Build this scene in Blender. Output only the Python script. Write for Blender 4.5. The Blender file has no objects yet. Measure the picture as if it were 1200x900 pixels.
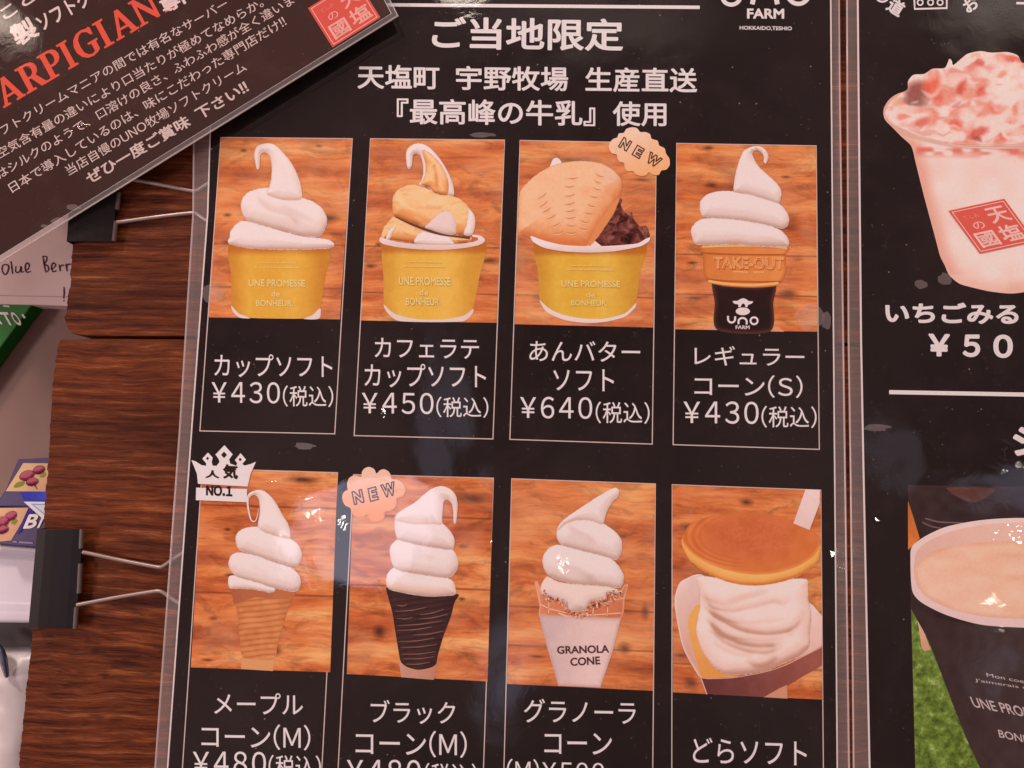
import bpy, bmesh, math, random
import numpy as np
from mathutils import Vector, Matrix
from mathutils.geometry import delaunay_2d_cdt

random.seed(4)
rng = np.random.default_rng(7)
SC = bpy.context.scene
COL = SC.collection

# ------------------------------------------------------------------ camera
F_PX = 950.0                                  # focal length in pixels of the 1200 x 900 photograph
RV = np.array([3.0391, 0.0412, -0.0862])
TV = np.array([-0.1355, -0.1148, 0.3779])


def rodrigues(r):
    th = np.linalg.norm(r)
    k = r / th
    K = np.array([[0, -k[2], k[1]], [k[2], 0, -k[0]], [-k[1], k[0], 0]])
    return np.eye(3) + math.sin(th) * K + (1 - math.cos(th)) * K @ K


R = rodrigues(RV)
CAM = -R.T @ TV
cd = bpy.data.cameras.new("camera")
cam = bpy.data.objects.new("camera", cd)
COL.objects.link(cam)
Rb = R.T @ np.diag([1.0, -1.0, -1.0])
cam.matrix_world = Matrix([list(Rb[i]) + [CAM[i]] for i in range(3)] + [[0, 0, 0, 1]])
cd.sensor_fit = 'HORIZONTAL'
cd.sensor_width = 36.0
cd.lens = 36.0 * F_PX / 1200.0
cd.clip_start = 0.01
cd.clip_end = 50.0
SC.camera = cam


def P(px, py, z=0.0):
    """point of the photograph -> point of the horizontal plane at height z (metres)"""
    d = R.T @ np.array([(px - 600.0) / F_PX, (py - 450.0) / F_PX, 1.0])
    s = (z - CAM[2]) / d[2]
    return Vector(CAM + s * d)


def PA(xy, z):
    xy = np.asarray(xy, float)
    d = np.stack([(xy[:, 0] - 600.0) / F_PX, (xy[:, 1] - 450.0) / F_PX, np.ones(len(xy))], 1) @ R
    s = (z - CAM[2]) / d[:, 2]
    return CAM + s[:, None] * d


# ------------------------------------------------------------------ world, lamps, exposure
SC.view_settings.view_transform = 'Standard'
SC.view_settings.look = 'None'
SC.view_settings.exposure = 0.0
SC.view_settings.gamma = 1.0

world = bpy.data.worlds.new("World")
SC.world = world
world.use_nodes = True
wn, wl = world.node_tree.nodes, world.node_tree.links
bg = wn['Background']
tc = wn.new('ShaderNodeTexCoord')
nz = wn.new('ShaderNodeTexNoise')
nz.inputs['Scale'].default_value = 2.2
nz.inputs['Detail'].default_value = 3
wr = wn.new('ShaderNodeValToRGB')
wr.color_ramp.elements[0].position = 0.34
wr.color_ramp.elements[0].color = (0.15, 0.075, 0.078, 1)
wr.color_ramp.elements[1].position = 0.66
wr.color_ramp.elements[1].color = (0.56, 0.35, 0.33, 1)
wl.new(tc.outputs['Generated'], nz.inputs['Vector'])
wl.new(nz.outputs['Fac'], wr.inputs['Fac'])
wl.new(wr.outputs['Color'], bg.inputs['Color'])
bg.inputs['Strength'].default_value = 1.0


def area(name, loc, target, size, radiance, color, size_y=None, shape='DISK'):
    """area lamp with a given radiance; energy follows from its surface"""
    ld = bpy.data.lights.new(name, 'AREA')
    ld.shape = shape
    ld.size = size
    A = math.pi * size * size / 4
    if size_y:
        ld.size_y = size_y
        A = size * size_y
    ld.energy = radiance * A * math.pi
    ld.color = color
    o = bpy.data.objects.new(name, ld)
    COL.objects.link(o)
    o.location = loc
    o.rotation_euler = (Vector(target) - Vector(loc)).to_track_quat('-Z', 'Y').to_euler()
    return o


area('warm_lamp', (-1.00, 1.50, 1.15), (0.1, -0.1, 0), 0.27, 150.0, (1.0, 0.755, 0.69))
area('warm_lamp', (1.20, 1.35, 1.20), (0.1, -0.1, 0), 0.36, 32.0, (1.0, 0.755, 0.695))
area('warm_lamp', (-1.60, -0.35, 1.30), (0.0, -0.1, 0), 0.36, 50.0, (1.0, 0.76, 0.70))  # fill lamp added from the left to brighten the shaded counter items


def mirror(px, py, dist):
    q = P(px, py, 0.002)
    d = (q - Vector(CAM)).normalized()
    return q, q + Vector((d.x, d.y, -d.z)) * dist


# spot bulbs on the ceiling, seen as glints in the film
for (px, py, s, rad) in [(312, 565, .005, 150), (345, 598, .006, 200), (364, 617, .007, 200), (399, 626, .006, 160), (577, 655, .006, 160),
                         (440, 471, .010, 220), (654, 669, .005, 200), (660, 671, .004, 200), (1158, 713, .006, 200), (1164, 716, .005, 200), (1194, 627, .006, 200), (1191, 545, .005, 160),
                         (984, 642, .012, 160), (108, 166, .007, 140), (122, 156, .005, 140)]:
    q, L = mirror(px, py, 1.15)
    area('spot_bulb', L, q, s, rad * .45, (1.0, 0.86, 0.74))
# unseen cool and warm lamps added for soft reflections on the film
COOL, WARM = (0.70, 0.72, 0.95), (1.0, 0.84, 0.70)
for (px, py, sx, sy, rad, edge, tint) in [(430, 625, .20, .26, 2.6, .36, COOL), (1040, 535, .16, .12, .30, .1, COOL), (1195, 570, .10, .22, .7, .1, COOL), (590, 790, .14, .26, .7, .1, COOL),
                                          (1160, 775, .16, .10, .35, .1, COOL), (520, 545, .55, .10, .45, .1, COOL), (538, -8, .11, .075, 11, .05, WARM), (-2, 25, .10, .18, 6, .05, WARM), (1190, -20, .30, .25, 1.2, .05, WARM), (690, 20, .60, .20, .4, .05, WARM)]:
    q, L = mirror(px, py, 1.0)
    o = area('shop_window', L, q, sx, rad * 1.5, tint, sy, 'ELLIPSE')
    o.data.use_nodes = True
    ln, ll = o.data.node_tree.nodes, o.data.node_tree.links
    ge = ln.new('ShaderNodeNewGeometry')
    ds = ln.new('ShaderNodeVectorMath')
    ds.operation = 'DISTANCE'
    ds.inputs[1].default_value = (.5, .5, 0)
    ll.new(ge.outputs['Parametric'], ds.inputs[0])
    mr = ln.new('ShaderNodeMapRange')
    mr.interpolation_type = 'SMOOTHSTEP'
    mr.inputs['From Min'].default_value = .50
    mr.inputs['From Max'].default_value = edge
    mr.inputs['To Min'].default_value = 0
    mr.inputs['To Max'].default_value = 1
    ll.new(ds.outputs['Value'], mr.inputs['Value'])
    ll.new(mr.outputs[0], ln['Emission'].inputs['Strength'])

# ------------------------------------------------------------------ materials
E = np.array([0.98, 0.735, 0.685])            # light that falls on the board, to read albedos from the photograph
SPEC = np.array([0.012, 0.009, 0.009])


def lin(c):
    c = np.asarray(c, float) / 255.0
    return np.where(c <= 0.04045, c / 12.92, ((c + 0.055) / 1.055) ** 2.4)


def alb(c):
    """seen colour (0-255) -> albedo"""
    return np.clip((lin(c) - SPEC) / E, 0.004, 0.9)


def mat(name, rough=0.6, spec=0.3):
    m = bpy.data.materials.new(name)
    m.use_nodes = True
    b = m.node_tree.nodes['Principled BSDF']
    b.inputs['Roughness'].default_value = rough
    b.inputs['Specular IOR Level'].default_value = spec
    return m, m.node_tree.nodes, m.node_tree.links, b


def rgba(c):
    a = alb(c)
    return (float(a[0]), float(a[1]), float(a[2]), 1)


def ramp(n, stops):
    r = n.new('ShaderNodeValToRGB')
    els = r.color_ramp.elements
    while len(els) < len(stops):
        els.new(0.5)
    for e, (p, c) in zip(els, stops):
        e.position = p
        e.color = c if len(c) == 4 else (*c, 1)
    return r


def mapped(n, l, scale, kind='Object', loc=(0, 0, 0), rot=(0, 0, 0)):
    t = n.new('ShaderNodeTexCoord')
    mp = n.new('ShaderNodeMapping')
    mp.inputs['Scale'].default_value = scale
    mp.inputs['Location'].default_value = loc
    mp.inputs['Rotation'].default_value = rot
    l.new(t.outputs[kind], mp.inputs['Vector'])
    return mp


def noise(n, l, vec, scale, detail=4, rough=0.55, dist=0.0):
    t = n.new('ShaderNodeTexNoise')
    t.inputs['Scale'].default_value = scale
    t.inputs['Detail'].default_value = detail
    t.inputs['Roughness'].default_value = rough
    t.inputs['Distortion'].default_value = dist
    l.new(vec.outputs[0], t.inputs['Vector'])
    return t


def mixc(n, l, fac, a, b, mode='MIX'):
    m = n.new('ShaderNodeMix')
    m.data_type = 'RGBA'
    m.blend_type = mode
    for v, s in ((fac, 0), (a, 6), (b, 7)):
        if hasattr(v, 'links') or hasattr(v, 'is_linked'):
            l.new(v, m.inputs[s])
        elif isinstance(v, (int, float)):
            m.inputs[s].default_value = v
        else:
            m.inputs[s].default_value = v
    return m.outputs[2]


def math_(n, l, op, a, b=None):
    m = n.new('ShaderNodeMath')
    m.operation = op
    for i, v in enumerate((a, b)):
        if v is None:
            continue
        if isinstance(v, (int, float)):
            m.inputs[i].default_value = v
        else:
            l.new(v, m.inputs[i])
    return m.outputs[0]


def bump(n, l, b, h, strength, dist):
    bp = n.new('ShaderNodeBump')
    bp.inputs['Strength'].default_value = strength
    bp.inputs['Distance'].default_value = dist
    l.new(h, bp.inputs['Height'])
    l.new(bp.outputs['Normal'], b.inputs['Normal'])
    return bp


# printed ink: colour stored per vertex (the print itself), a little paper grain
INK, n, l, b = mat('printed_ink', 0.7, 0.0)
at = n.new('ShaderNodeAttribute')
at.attribute_name = 'ink'
g = noise(n, l, mapped(n, l, (1, 1, 1)), 900, 3)
gr = ramp(n, [(0.3, (0.97, 0.97, 0.97)), (0.7, (1.02, 1.02, 1.02))])
l.new(g.outputs['Fac'], gr.inputs['Fac'])
l.new(mixc(n, l, 1.0, at.outputs['Color'], gr.outputs['Color'], 'MULTIPLY'), b.inputs['Base Color'])


def black_print(name, base):
    m, n, l, b = mat(name, 0.75, 0.0)
    a = alb(base)
    v = mapped(n, l, (1, 1, 1))
    s1 = noise(n, l, v, 700, 2, .6)
    r1 = ramp(n, [(0.66, (0, 0, 0)), (0.76, (1, 1, 1))])
    l.new(s1.outputs['Fac'], r1.inputs['Fac'])
    s2 = noise(n, l, v, 28, 5, .65, 1.0)
    r2 = ramp(n, [(0.50, (0, 0, 0)), (0.78, (.55, .55, .55))])
    l.new(s2.outputs['Fac'], r2.inputs['Fac'])
    c0 = mixc(n, l, r2.outputs['Color'], (*a, 1), (*(a * 1.9 + 0.006), 1))
    f = math_(n, l, 'MULTIPLY', r1.outputs['Color'], math_(n, l, 'MULTIPLY', s2.outputs['Fac'], .55))
    c1 = mixc(n, l, f, c0, (.14, .10, .09, 1))
    for sc_, th, rr, dcol in ((170, .72, .055, (.30, .21, .18, 1)), (420, .80, .10, (.16, .11, .10, 1))):
        vo = n.new('ShaderNodeTexVoronoi')           # dust and nicks
        vo.inputs['Scale'].default_value = sc_
        l.new(v.outputs[0], vo.inputs['Vector'])
        pick = math_(n, l, 'GREATER_THAN', vo.outputs['Color'], th)
        near_ = math_(n, l, 'LESS_THAN', vo.outputs['Distance'], rr)
        c1 = mixc(n, l, math_(n, l, 'MULTIPLY', pick, near_), c1, dcol)
    sc1 = noise(n, l, mapped(n, l, (900, 60, 1), rot=(0, 0, .6)), 1.0, 2, .5)   # hair scratches
    rs = ramp(n, [(0.74, (0, 0, 0)), (0.82, (.5, .5, .5))])
    l.new(sc1.outputs['Fac'], rs.inputs['Fac'])
    c1 = mixc(n, l, rs.outputs['Color'], c1, (.11, .075, .065, 1))
    l.new(c1, b.inputs['Base Color'])
    return m


BLACK = black_print('black_print', (38, 23, 25))
BROWN = black_print('brown_print', (64, 42, 38))
PAPER, n, l, b = mat('white_paper', 0.7, 0.2)
b.inputs['Base Color'].default_value = (.82, .80, .79, 1)


def film_material(name, milky, tint=(.8, .78, .77), bstr=1.0, rough=0.02):
    """laminating film: clear sheet, fresnel gloss, waviness of the pouch, fine scuffs"""
    m = bpy.data.materials.new(name)
    m.use_nodes = True
    n, l = m.node_tree.nodes, m.node_tree.links
    n.clear()
    out = n.new('ShaderNodeOutputMaterial')
    tr = n.new('ShaderNodeBsdfTransparent')
    gl = n.new('ShaderNodeBsdfGlossy')
    gl.inputs['Roughness'].default_value = rough
    df = n.new('ShaderNodeBsdfDiffuse')
    df.inputs['Color'].default_value = (*tint, 1)
    ge = n.new('ShaderNodeNewGeometry')       # thin sheet: the same Schlick reflectance from both sides
    dt = n.new('ShaderNodeVectorMath')
    dt.operation = 'DOT_PRODUCT'
    l.new(ge.outputs['Normal'], dt.inputs[0])
    l.new(ge.outputs['Incoming'], dt.inputs[1])
    omc = math_(n, l, 'SUBTRACT', 1.0, math_(n, l, 'ABSOLUTE', dt.outputs['Value']))
    frs = math_(n, l, 'ADD', .042, math_(n, l, 'MULTIPLY', math_(n, l, 'POWER', omc, 5.0), .958))
    v = mapped(n, l, (1, 1, 1))
    w1 = noise(n, l, v, 16, 2, .5, .4)
    w2 = noise(n, l, v, 95, 3, .55, .6)
    w3 = noise(n, l, v, 420, 2, .6)
    h = math_(n, l, 'ADD', math_(n, l, 'MULTIPLY', w1.outputs['Fac'], 1.3), math_(n, l, 'MULTIPLY', w2.outputs['Fac'], .065))
    h = math_(n, l, 'ADD', h, math_(n, l, 'MULTIPLY', w3.outputs['Fac'], .0012))
    bp = n.new('ShaderNodeBump')
    bp.inputs['Strength'].default_value = bstr
    bp.inputs['Distance'].default_value = 0.0009
    l.new(h, bp.inputs['Height'])
    l.new(bp.outputs['Normal'], gl.inputs['Normal'])
    # scuffs: sparse milky smears
    s = noise(n, l, mapped(n, l, (1, 1, 1), loc=(3.1, 1.7, 0)), 45, 6, .7, 1.5)
    sr = ramp(n, [(0.66, (0, 0, 0)), (0.82, (.05, .05, .05))])
    l.new(s.outputs['Fac'], sr.inputs['Fac'])
    base = n.new('ShaderNodeMixShader')
    l.new(math_(n, l, 'ADD', sr.outputs['Color'], milky), base.inputs[0])
    l.new(tr.outputs[0], base.inputs[1])
    l.new(df.outputs[0], base.inputs[2])
    mx = n.new('ShaderNodeMixShader')
    l.new(frs, mx.inputs[0])
    l.new(base.outputs[0], mx.inputs[1])
    l.new(gl.outputs[0], mx.inputs[2])
    l.new(mx.outputs[0], out.inputs['Surface'])
    return m


FILM = film_material('laminate_film', 0.006)
MARGIN = film_material('clear_laminate_margin', 0.13, rough=.12)
BEAD = film_material('laminate_edge', 0.36, (.85, .80, .78), rough=.16)
SMUDGE = film_material('air_bubble', 0.13, (.7, .64, .62), bstr=1.0, rough=.25)


def wood_board(seed, wf=7, wa=.006, pores=.5):
    m, n, l, b = mat('dark_stained_wood', 0.5, 0.12)
    v = mapped(n, l, (1.0, 1.0, 1.0), loc=(seed * 1.3, seed * .7, 0))
    wob = noise(n, l, v, wf, 3, .5)
    sub = n.new('ShaderNodeVectorMath')
    sub.operation = 'MULTIPLY_ADD'
    l.new(wob.outputs['Color'], sub.inputs[0])
    sub.inputs[1].default_value = (0.0, wa, 0)
    l.new(v.outputs[0], sub.inputs[2])

    def st(sx, sy):
        mp = n.new('ShaderNodeMapping')
        mp.inputs['Scale'].default_value = (sx, sy, 1)
        l.new(sub.outputs[0], mp.inputs['Vector'])
        return mp
    g1 = noise(n, l, st(14, 270), 1.0, 9, .80)      # grain streaks
    g2 = noise(n, l, st(60, 620), 1.0, 4, .7)       # fine fibres
    g3 = noise(n, l, st(4, 26), 1.0, 3, .5)         # broad bands
    g4 = noise(n, l, st(60, 420), 1.0, 3, .55, .5)   # dark pores
    r1 = ramp(n, [(0.34, rgba((52, 23, 16))), (0.46, rgba((92, 43, 27))), (0.56, rgba((118, 59, 36))), (0.70, rgba((176, 102, 64)))])
    l.new(g1.outputs['Fac'], r1.inputs['Fac'])
    r2 = ramp(n, [(0.36, (.66, .62, .60)), (0.54, (1, 1, 1)), (0.72, (1.25, 1.22, 1.2))])
    l.new(g2.outputs['Fac'], r2.inputs['Fac'])
    r3 = ramp(n, [(0.34, (.52, .48, .47)), (0.50, (.95, .93, .92)), (0.68, (1.15, 1.12, 1.10))])
    l.new(g3.outputs['Fac'], r3.inputs['Fac'])
    r4 = ramp(n, [(0.36, (.30, .26, .25)), (0.45, (1, 1, 1))])
    l.new(g4.outputs['Fac'], r4.inputs['Fac'])
    c = mixc(n, l, 1.0, r1.outputs['Color'], r2.outputs['Color'], 'MULTIPLY')
    c = mixc(n, l, 1.0, c, r3.outputs['Color'], 'MULTIPLY')
    g5 = noise(n, l, st(2, 9), 1.0, 2, .5)         # the pores crowd in some zones only
    r5 = ramp(n, [(0.40, (.15, .15, .15)), (0.60, (1, 1, 1))])
    l.new(g5.outputs['Fac'], r5.inputs['Fac'])
    c = mixc(n, l, math_(n, l, 'MULTIPLY', r5.outputs['Color'], pores), c, r4.outputs['Color'], 'MULTIPLY')
    l.new(c, b.inputs['Base Color'])
    hh = math_(n, l, 'ADD', g1.outputs['Fac'], math_(n, l, 'MULTIPLY', g2.outputs['Fac'], .6))
    bump(n, l, b, hh, .6, .0006)
    return m


def photo_wood(seed, seams, knots, pale=0.0):
    """the orange plank wall in the printed pictures; UV runs 0-1 over the picture"""
    m, n, l, b = mat('printed_wood_backdrop', 0.7, 0.0)
    v = mapped(n, l, (1, 1.35, 1), 'UV', loc=(seed * 3.7, seed * 5.1, 0))
    wob = noise(n, l, v, 3, 3)
    ma = n.new('ShaderNodeVectorMath')
    ma.operation = 'MULTIPLY_ADD'
    l.new(wob.outputs['Color'], ma.inputs[0])
    ma.inputs[1].default_value = (0, .07, 0)
    l.new(v.outputs[0], ma.inputs[2])

    def st(sx, sy):
        mp = n.new('ShaderNodeMapping')
        mp.inputs['Scale'].default_value = (sx, sy, 1)
        l.new(ma.outputs[0], mp.inputs['Vector'])
        return mp
    g1 = noise(n, l, st(1.1, 6.5), 1, 6, .62)
    g2 = noise(n, l, st(4, 55), 1, 3, .6)
    g3 = noise(n, l, st(3.2, 8), 1, 5, .65, 1.2)
    r1 = ramp(n, [(0.28, rgba((150, 66, 38))), (0.41, rgba((200, 98, 53))), (0.53, rgba((228, 128, 71))), (0.68, rgba((246, 168, 106)))])
    l.new(g1.outputs['Fac'], r1.inputs['Fac'])
    r2 = ramp(n, [(0.34, (.84, .80, .77)), (0.55, (1, 1, 1)), (0.75, (1.06, 1.07, 1.08))])
    l.new(g2.outputs['Fac'], r2.inputs['Fac'])
    r3 = ramp(n, [(0.30, (.42, .35, .32)), (0.50, (1, 1, 1))])
    l.new(g3.outputs['Fac'], r3.inputs['Fac'])
    c = mixc(n, l, 1.0, r1.outputs['Color'], r2.outputs['Color'], 'MULTIPLY')
    c = mixc(n, l, .8, c, r3.outputs['Color'], 'MULTIPLY')
    t = n.new('ShaderNodeTexCoord')
    sx = n.new('ShaderNodeSeparateXYZ')
    l.new(t.outputs['UV'], sx.inputs[0])
    for s in seams:
        d = math_(n, l, 'ABSOLUTE', math_(n, l, 'SUBTRACT', sx.outputs['Y'], s))
        f = n.new('ShaderNodeMapRange')
        f.inputs['From Min'].default_value = .002
        f.inputs['From Max'].default_value = .007
        f.inputs['To Min'].default_value = .65
        f.inputs['To Max'].default_value = 0
        l.new(d, f.inputs['Value'])
        c = mixc(n, l, f.outputs[0], c, rgba((112, 48, 30)))
    for (kx, ky, rx, ry) in knots:
        mp = n.new('ShaderNodeMapping')
        mp.inputs['Scale'].default_value = (1 / rx, 1 / ry, 1)
        mp.inputs['Location'].default_value = (-kx / rx, -ky / ry, 0)
        l.new(t.outputs['UV'], mp.inputs['Vector'])
        le = n.new('ShaderNodeVectorMath')
        le.operation = 'LENGTH'
        l.new(mp.outputs[0], le.inputs[0])
        f = n.new('ShaderNodeMapRange')
        f.inputs['From Min'].default_value = .25
        f.inputs['From Max'].default_value = 1.25
        f.inputs['To Min'].default_value = .85
        f.inputs['To Max'].default_value = 0
        l.new(le.outputs['Value'], f.inputs['Value'])
        c = mixc(n, l, f.outputs[0], c, rgba((70, 28, 22)))
    g5 = noise(n, l, st(7, 120), 1, 3, .6)          # hairline cracks along the grain
    r5 = ramp(n, [(0.28, (.55, .48, .45)), (0.37, (1, 1, 1))])
    l.new(g5.outputs['Fac'], r5.inputs['Fac'])
    c = mixc(n, l, .7, c, r5.outputs['Color'], 'MULTIPLY')
    g6 = noise(n, l, st(2.2, 3.2), 1, 4, .6, .8)    # faded, paler areas of the print
    r6 = ramp(n, [(0.46, (0, 0, 0)), (0.72, (.32, .32, .32))])
    l.new(g6.outputs['Fac'], r6.inputs['Fac'])
    c = mixc(n, l, math_(n, l, 'ADD', r6.outputs['Color'], pale), c, rgba((232, 162, 120)))
    l.new(c, b.inputs['Base Color'])
    return m


def simple(name, c, rough=.5, spec=.4, var=.12, scale=60, bmp=0.0):
    m, n, l, b = mat(name, rough, spec)
    t = noise(n, l, mapped(n, l, (1, 1, 1)), scale, 4)
    a = alb(c)
    r = ramp(n, [(0.3, tuple(a * (1 - var))), (0.7, tuple(np.clip(a * (1 + var), 0, .9)))])
    l.new(t.outputs['Fac'], r.inputs['Fac'])
    l.new(r.outputs['Color'], b.inputs['Base Color'])
    if bmp:
        bump(n, l, b, t.outputs['Fac'], bmp, .002)
    return m


def mottled(name, stops, scale, detail=5, dist=.6, sx=1, sy=1):
    """printed texture by noise: shaved ice, beans, grass"""
    m, n, l, b = mat(name, .7, 0)
    t = noise(n, l, mapped(n, l, (sx, sy, 1)), scale, detail, .65, dist)
    r = ramp(n, [(p, rgba(c)) for p, c in stops])
    l.new(t.outputs['Fac'], r.inputs['Fac'])
    l.new(r.outputs['Color'], b.inputs['Base Color'])
    return m


CLIP = simple('black_clip_steel', (36, 26, 28), .42, .28, .15, 200)
LIP, n, l, b = mat('polished_black_steel', .32, .8)
b.inputs['Base Color'].default_value = (.085, .062, .056, 1)
WIRE, n, l, b = mat('bright_steel_wire', .34, .5)
b.inputs['Base Color'].default_value = (.34, .28, .25, 1)
b.inputs['Metallic'].default_value = .5
BEAN = mottled('printed_bean_paste', [(.34, (52, 24, 24)), (.5, (108, 54, 48)), (.62, (146, 84, 72)), (.74, (186, 130, 110))], 230, 4, 1.0)
GRASS = mottled('printed_grass', [(.30, (70, 74, 30)), (.46, (100, 116, 46)), (.60, (126, 142, 62)), (.76, (190, 200, 130))], 330, 4, .2, 1.1, 1)

# ------------------------------------------------------------------ mesh helpers


def empty(name, loc, label, cat, group=None):
    o = bpy.data.objects.new(name, None)
    COL.objects.link(o)
    o.location = loc
    o.empty_display_size = .01
    o['label'] = label
    o['category'] = cat
    if group:
        o['group'] = group
    bpy.context.view_layer.update()
    return o


ORIG = {}


def link(name, me, parent=None, m=None):
    o = bpy.data.objects.new(name, me)
    COL.objects.link(o)
    if m:
        me.materials.append(m)
    if parent is not None:
        o.parent = parent
        w = Vector((0, 0, 0))
        q = parent
        while q is not None:
            w += q.location
            q = q.parent
        o.location = -w                       # meshes are written in world metres
    return o


def mesh(name, verts, faces, parent=None, m=None, smooth=False):
    me = bpy.data.meshes.new(name)
    me.from_pydata([tuple(map(float, v)) for v in verts], [], [tuple(map(int, f)) for f in faces])
    me.update()
    if smooth:
        me.polygons.foreach_set('use_smooth', [True] * len(me.polygons))
    return link(name, me, parent, m)


def catmull(pts, step=2.0, closed=True):
    p = np.asarray(pts, float)
    N = len(p)
    out = []
    rngi = range(N) if closed else range(N - 1)
    for i in rngi:
        if closed:
            a, b_, c, d = p[(i - 1) % N], p[i], p[(i + 1) % N], p[(i + 2) % N]
        else:
            a, b_, c, d = p[max(i - 1, 0)], p[i], p[i + 1], p[min(i + 2, N - 1)]
        k = max(1, int(np.linalg.norm(c - b_) / step))
        for t in np.arange(k) / k:
            # centripetal-like: damped tangents keep the outline near the traced points
            m1, m2 = (c - a) * .42, (d - b_) * .42
            L = np.linalg.norm(c - b_)
            for mm in (m1, m2):
                q = np.linalg.norm(mm)
                if q > L:
                    mm *= L / q
            h = np.array([2 * t**3 - 3 * t**2 + 1, t**3 - 2 * t**2 + t, -2 * t**3 + 3 * t**2, t**3 - t**2])
            out.append(h[0] * b_ + h[1] * m1 + h[2] * c + h[3] * m2)
    if not closed:
        out.append(p[-1])
    return np.array(out)


def inside(poly, q):
    x, y = q[:, 0], q[:, 1]
    r = np.zeros(len(q), bool)
    j = len(poly) - 1
    for i in range(len(poly)):
        xi, yi = poly[i]
        xj, yj = poly[j]
        c = ((yi > y) != (yj > y)) & (x < (xj - xi) * (y - yi) / (yj - yi + 1e-12) + xi)
        r ^= c
        j = i
    return r


def edge_dist(poly, q):
    best = np.full(len(q), 1e9)
    near = np.zeros_like(q)
    for i in range(len(poly)):
        a, b_ = poly[i], poly[(i + 1) % len(poly)]
        ab = b_ - a
        t = np.clip(((q - a) @ ab) / (ab @ ab + 1e-12), 0, 1)
        c = a + t[:, None] * ab
        d = np.linalg.norm(q - c, axis=1)
        k = d < best
        best[k] = d[k]
        near[k] = c[k]
    return best, near


def set_ink(me, seen):
    a = np.ones((len(me.vertices), 4), np.float32)
    a[:, :3] = alb(seen)
    at = me.color_attributes.new('ink', 'FLOAT_COLOR', 'POINT')
    at.data.foreach_set('color', a.ravel())


def shape(name, parent, pts, z, col, smooth=True, step=1.3, m=None):
    """a printed area: outline in photograph pixels, laid on the sheet at height z.
    col is one seen colour or f(x, y, dist, nearest) -> seen colours"""
    poly = catmull(pts, 1.8) if smooth else np.asarray(pts, float)
    keep = [0]
    for i in range(1, len(poly)):
        if np.linalg.norm(poly[i] - poly[keep[-1]]) > .15:
            keep.append(i)
    poly = poly[keep]
    n0 = len(poly)
    pp = poly
    if callable(col):
        lo, hi = poly.min(0), poly.max(0)
        gx, gy = np.meshgrid(np.arange(lo[0], hi[0], step), np.arange(lo[1], hi[1], step))
        gx = gx + (np.arange(gx.shape[0]) % 2)[:, None] * step * .5
        q = np.stack([gx.ravel(), gy.ravel()], 1)
        q = q[inside(poly, q)]
        if len(q):
            d, _ = edge_dist(poly, q)
            q = q[d > step * 1.35]
        tg = np.roll(poly, -1, 0) - np.roll(poly, 1, 0)
        tg /= np.linalg.norm(tg, axis=1)[:, None] + 1e-9
        ar = np.sum(poly[:, 0] * np.roll(poly[:, 1], -1) - poly[:, 1] * np.roll(poly[:, 0], -1))
        nr = np.stack([-tg[:, 1], tg[:, 0]], 1) * (1 if ar > 0 else -1)
        ring = poly + nr * step * .75
        ring = ring[inside(poly, ring)]
        if len(ring):
            d, _ = edge_dist(poly, ring)
            ring = ring[d > step * .6]
        pp = np.concatenate([a_ for a_ in (poly, ring, q) if len(a_)])
    vs, es, fs, *_ = delaunay_2d_cdt([Vector(v) for v in pp], [(i, (i + 1) % n0) for i in range(n0)], [], 1, 1e-5)
    xy = np.array([(v.x, v.y) for v in vs])
    w = PA(xy, z)
    fl = []
    for f in fs:
        a, b_, c = (w[i] for i in f[:3])
        cr = (b_[0] - a[0]) * (c[1] - a[1]) - (b_[1] - a[1]) * (c[0] - a[0])
        fl.append(list(f) if cr > 0 else list(f)[::-1])
    o = mesh(name, w, fl, parent, m or INK)
    if m is None:
        if callable(col):
            d, near = edge_dist(poly, xy)
            seen = col(xy[:, 0], xy[:, 1], d, near)
        else:
            seen = np.tile(np.asarray(col, float), (len(xy), 1))
        set_ink(o.data, seen)
    return o


def K(ox, oy, k, pts):
    return [(ox + k * x, oy + k * y) for x, y in pts]


def vnoise(x, y, s, seed=0):
    """smooth value noise, about -1..1"""
    r = np.random.default_rng(seed)
    G = r.uniform(-1, 1, (64, 64))
    u, v = np.asarray(x) / s, np.asarray(y) / s
    i, j = np.floor(u).astype(int), np.floor(v).astype(int)
    f, g_ = u - i, v - j
    f, g_ = f * f * (3 - 2 * f), g_ * g_ * (3 - 2 * g_)
    a = G[i % 64, j % 64] * (1 - f) + G[(i + 1) % 64, j % 64] * f
    b_ = G[i % 64, (j + 1) % 64] * (1 - f) + G[(i + 1) % 64, (j + 1) % 64] * f
    return a * (1 - g_) + b_ * g_


def mix3(a, b_, t):
    return np.asarray(a, float)[None] * (1 - t[:, None]) + np.asarray(b_, float)[None] * t[:, None]


def sstep(a, b_, x):
    t = np.clip((x - a) / (b_ - a), 0, 1)
    return t * t * (3 - 2 * t)


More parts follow.
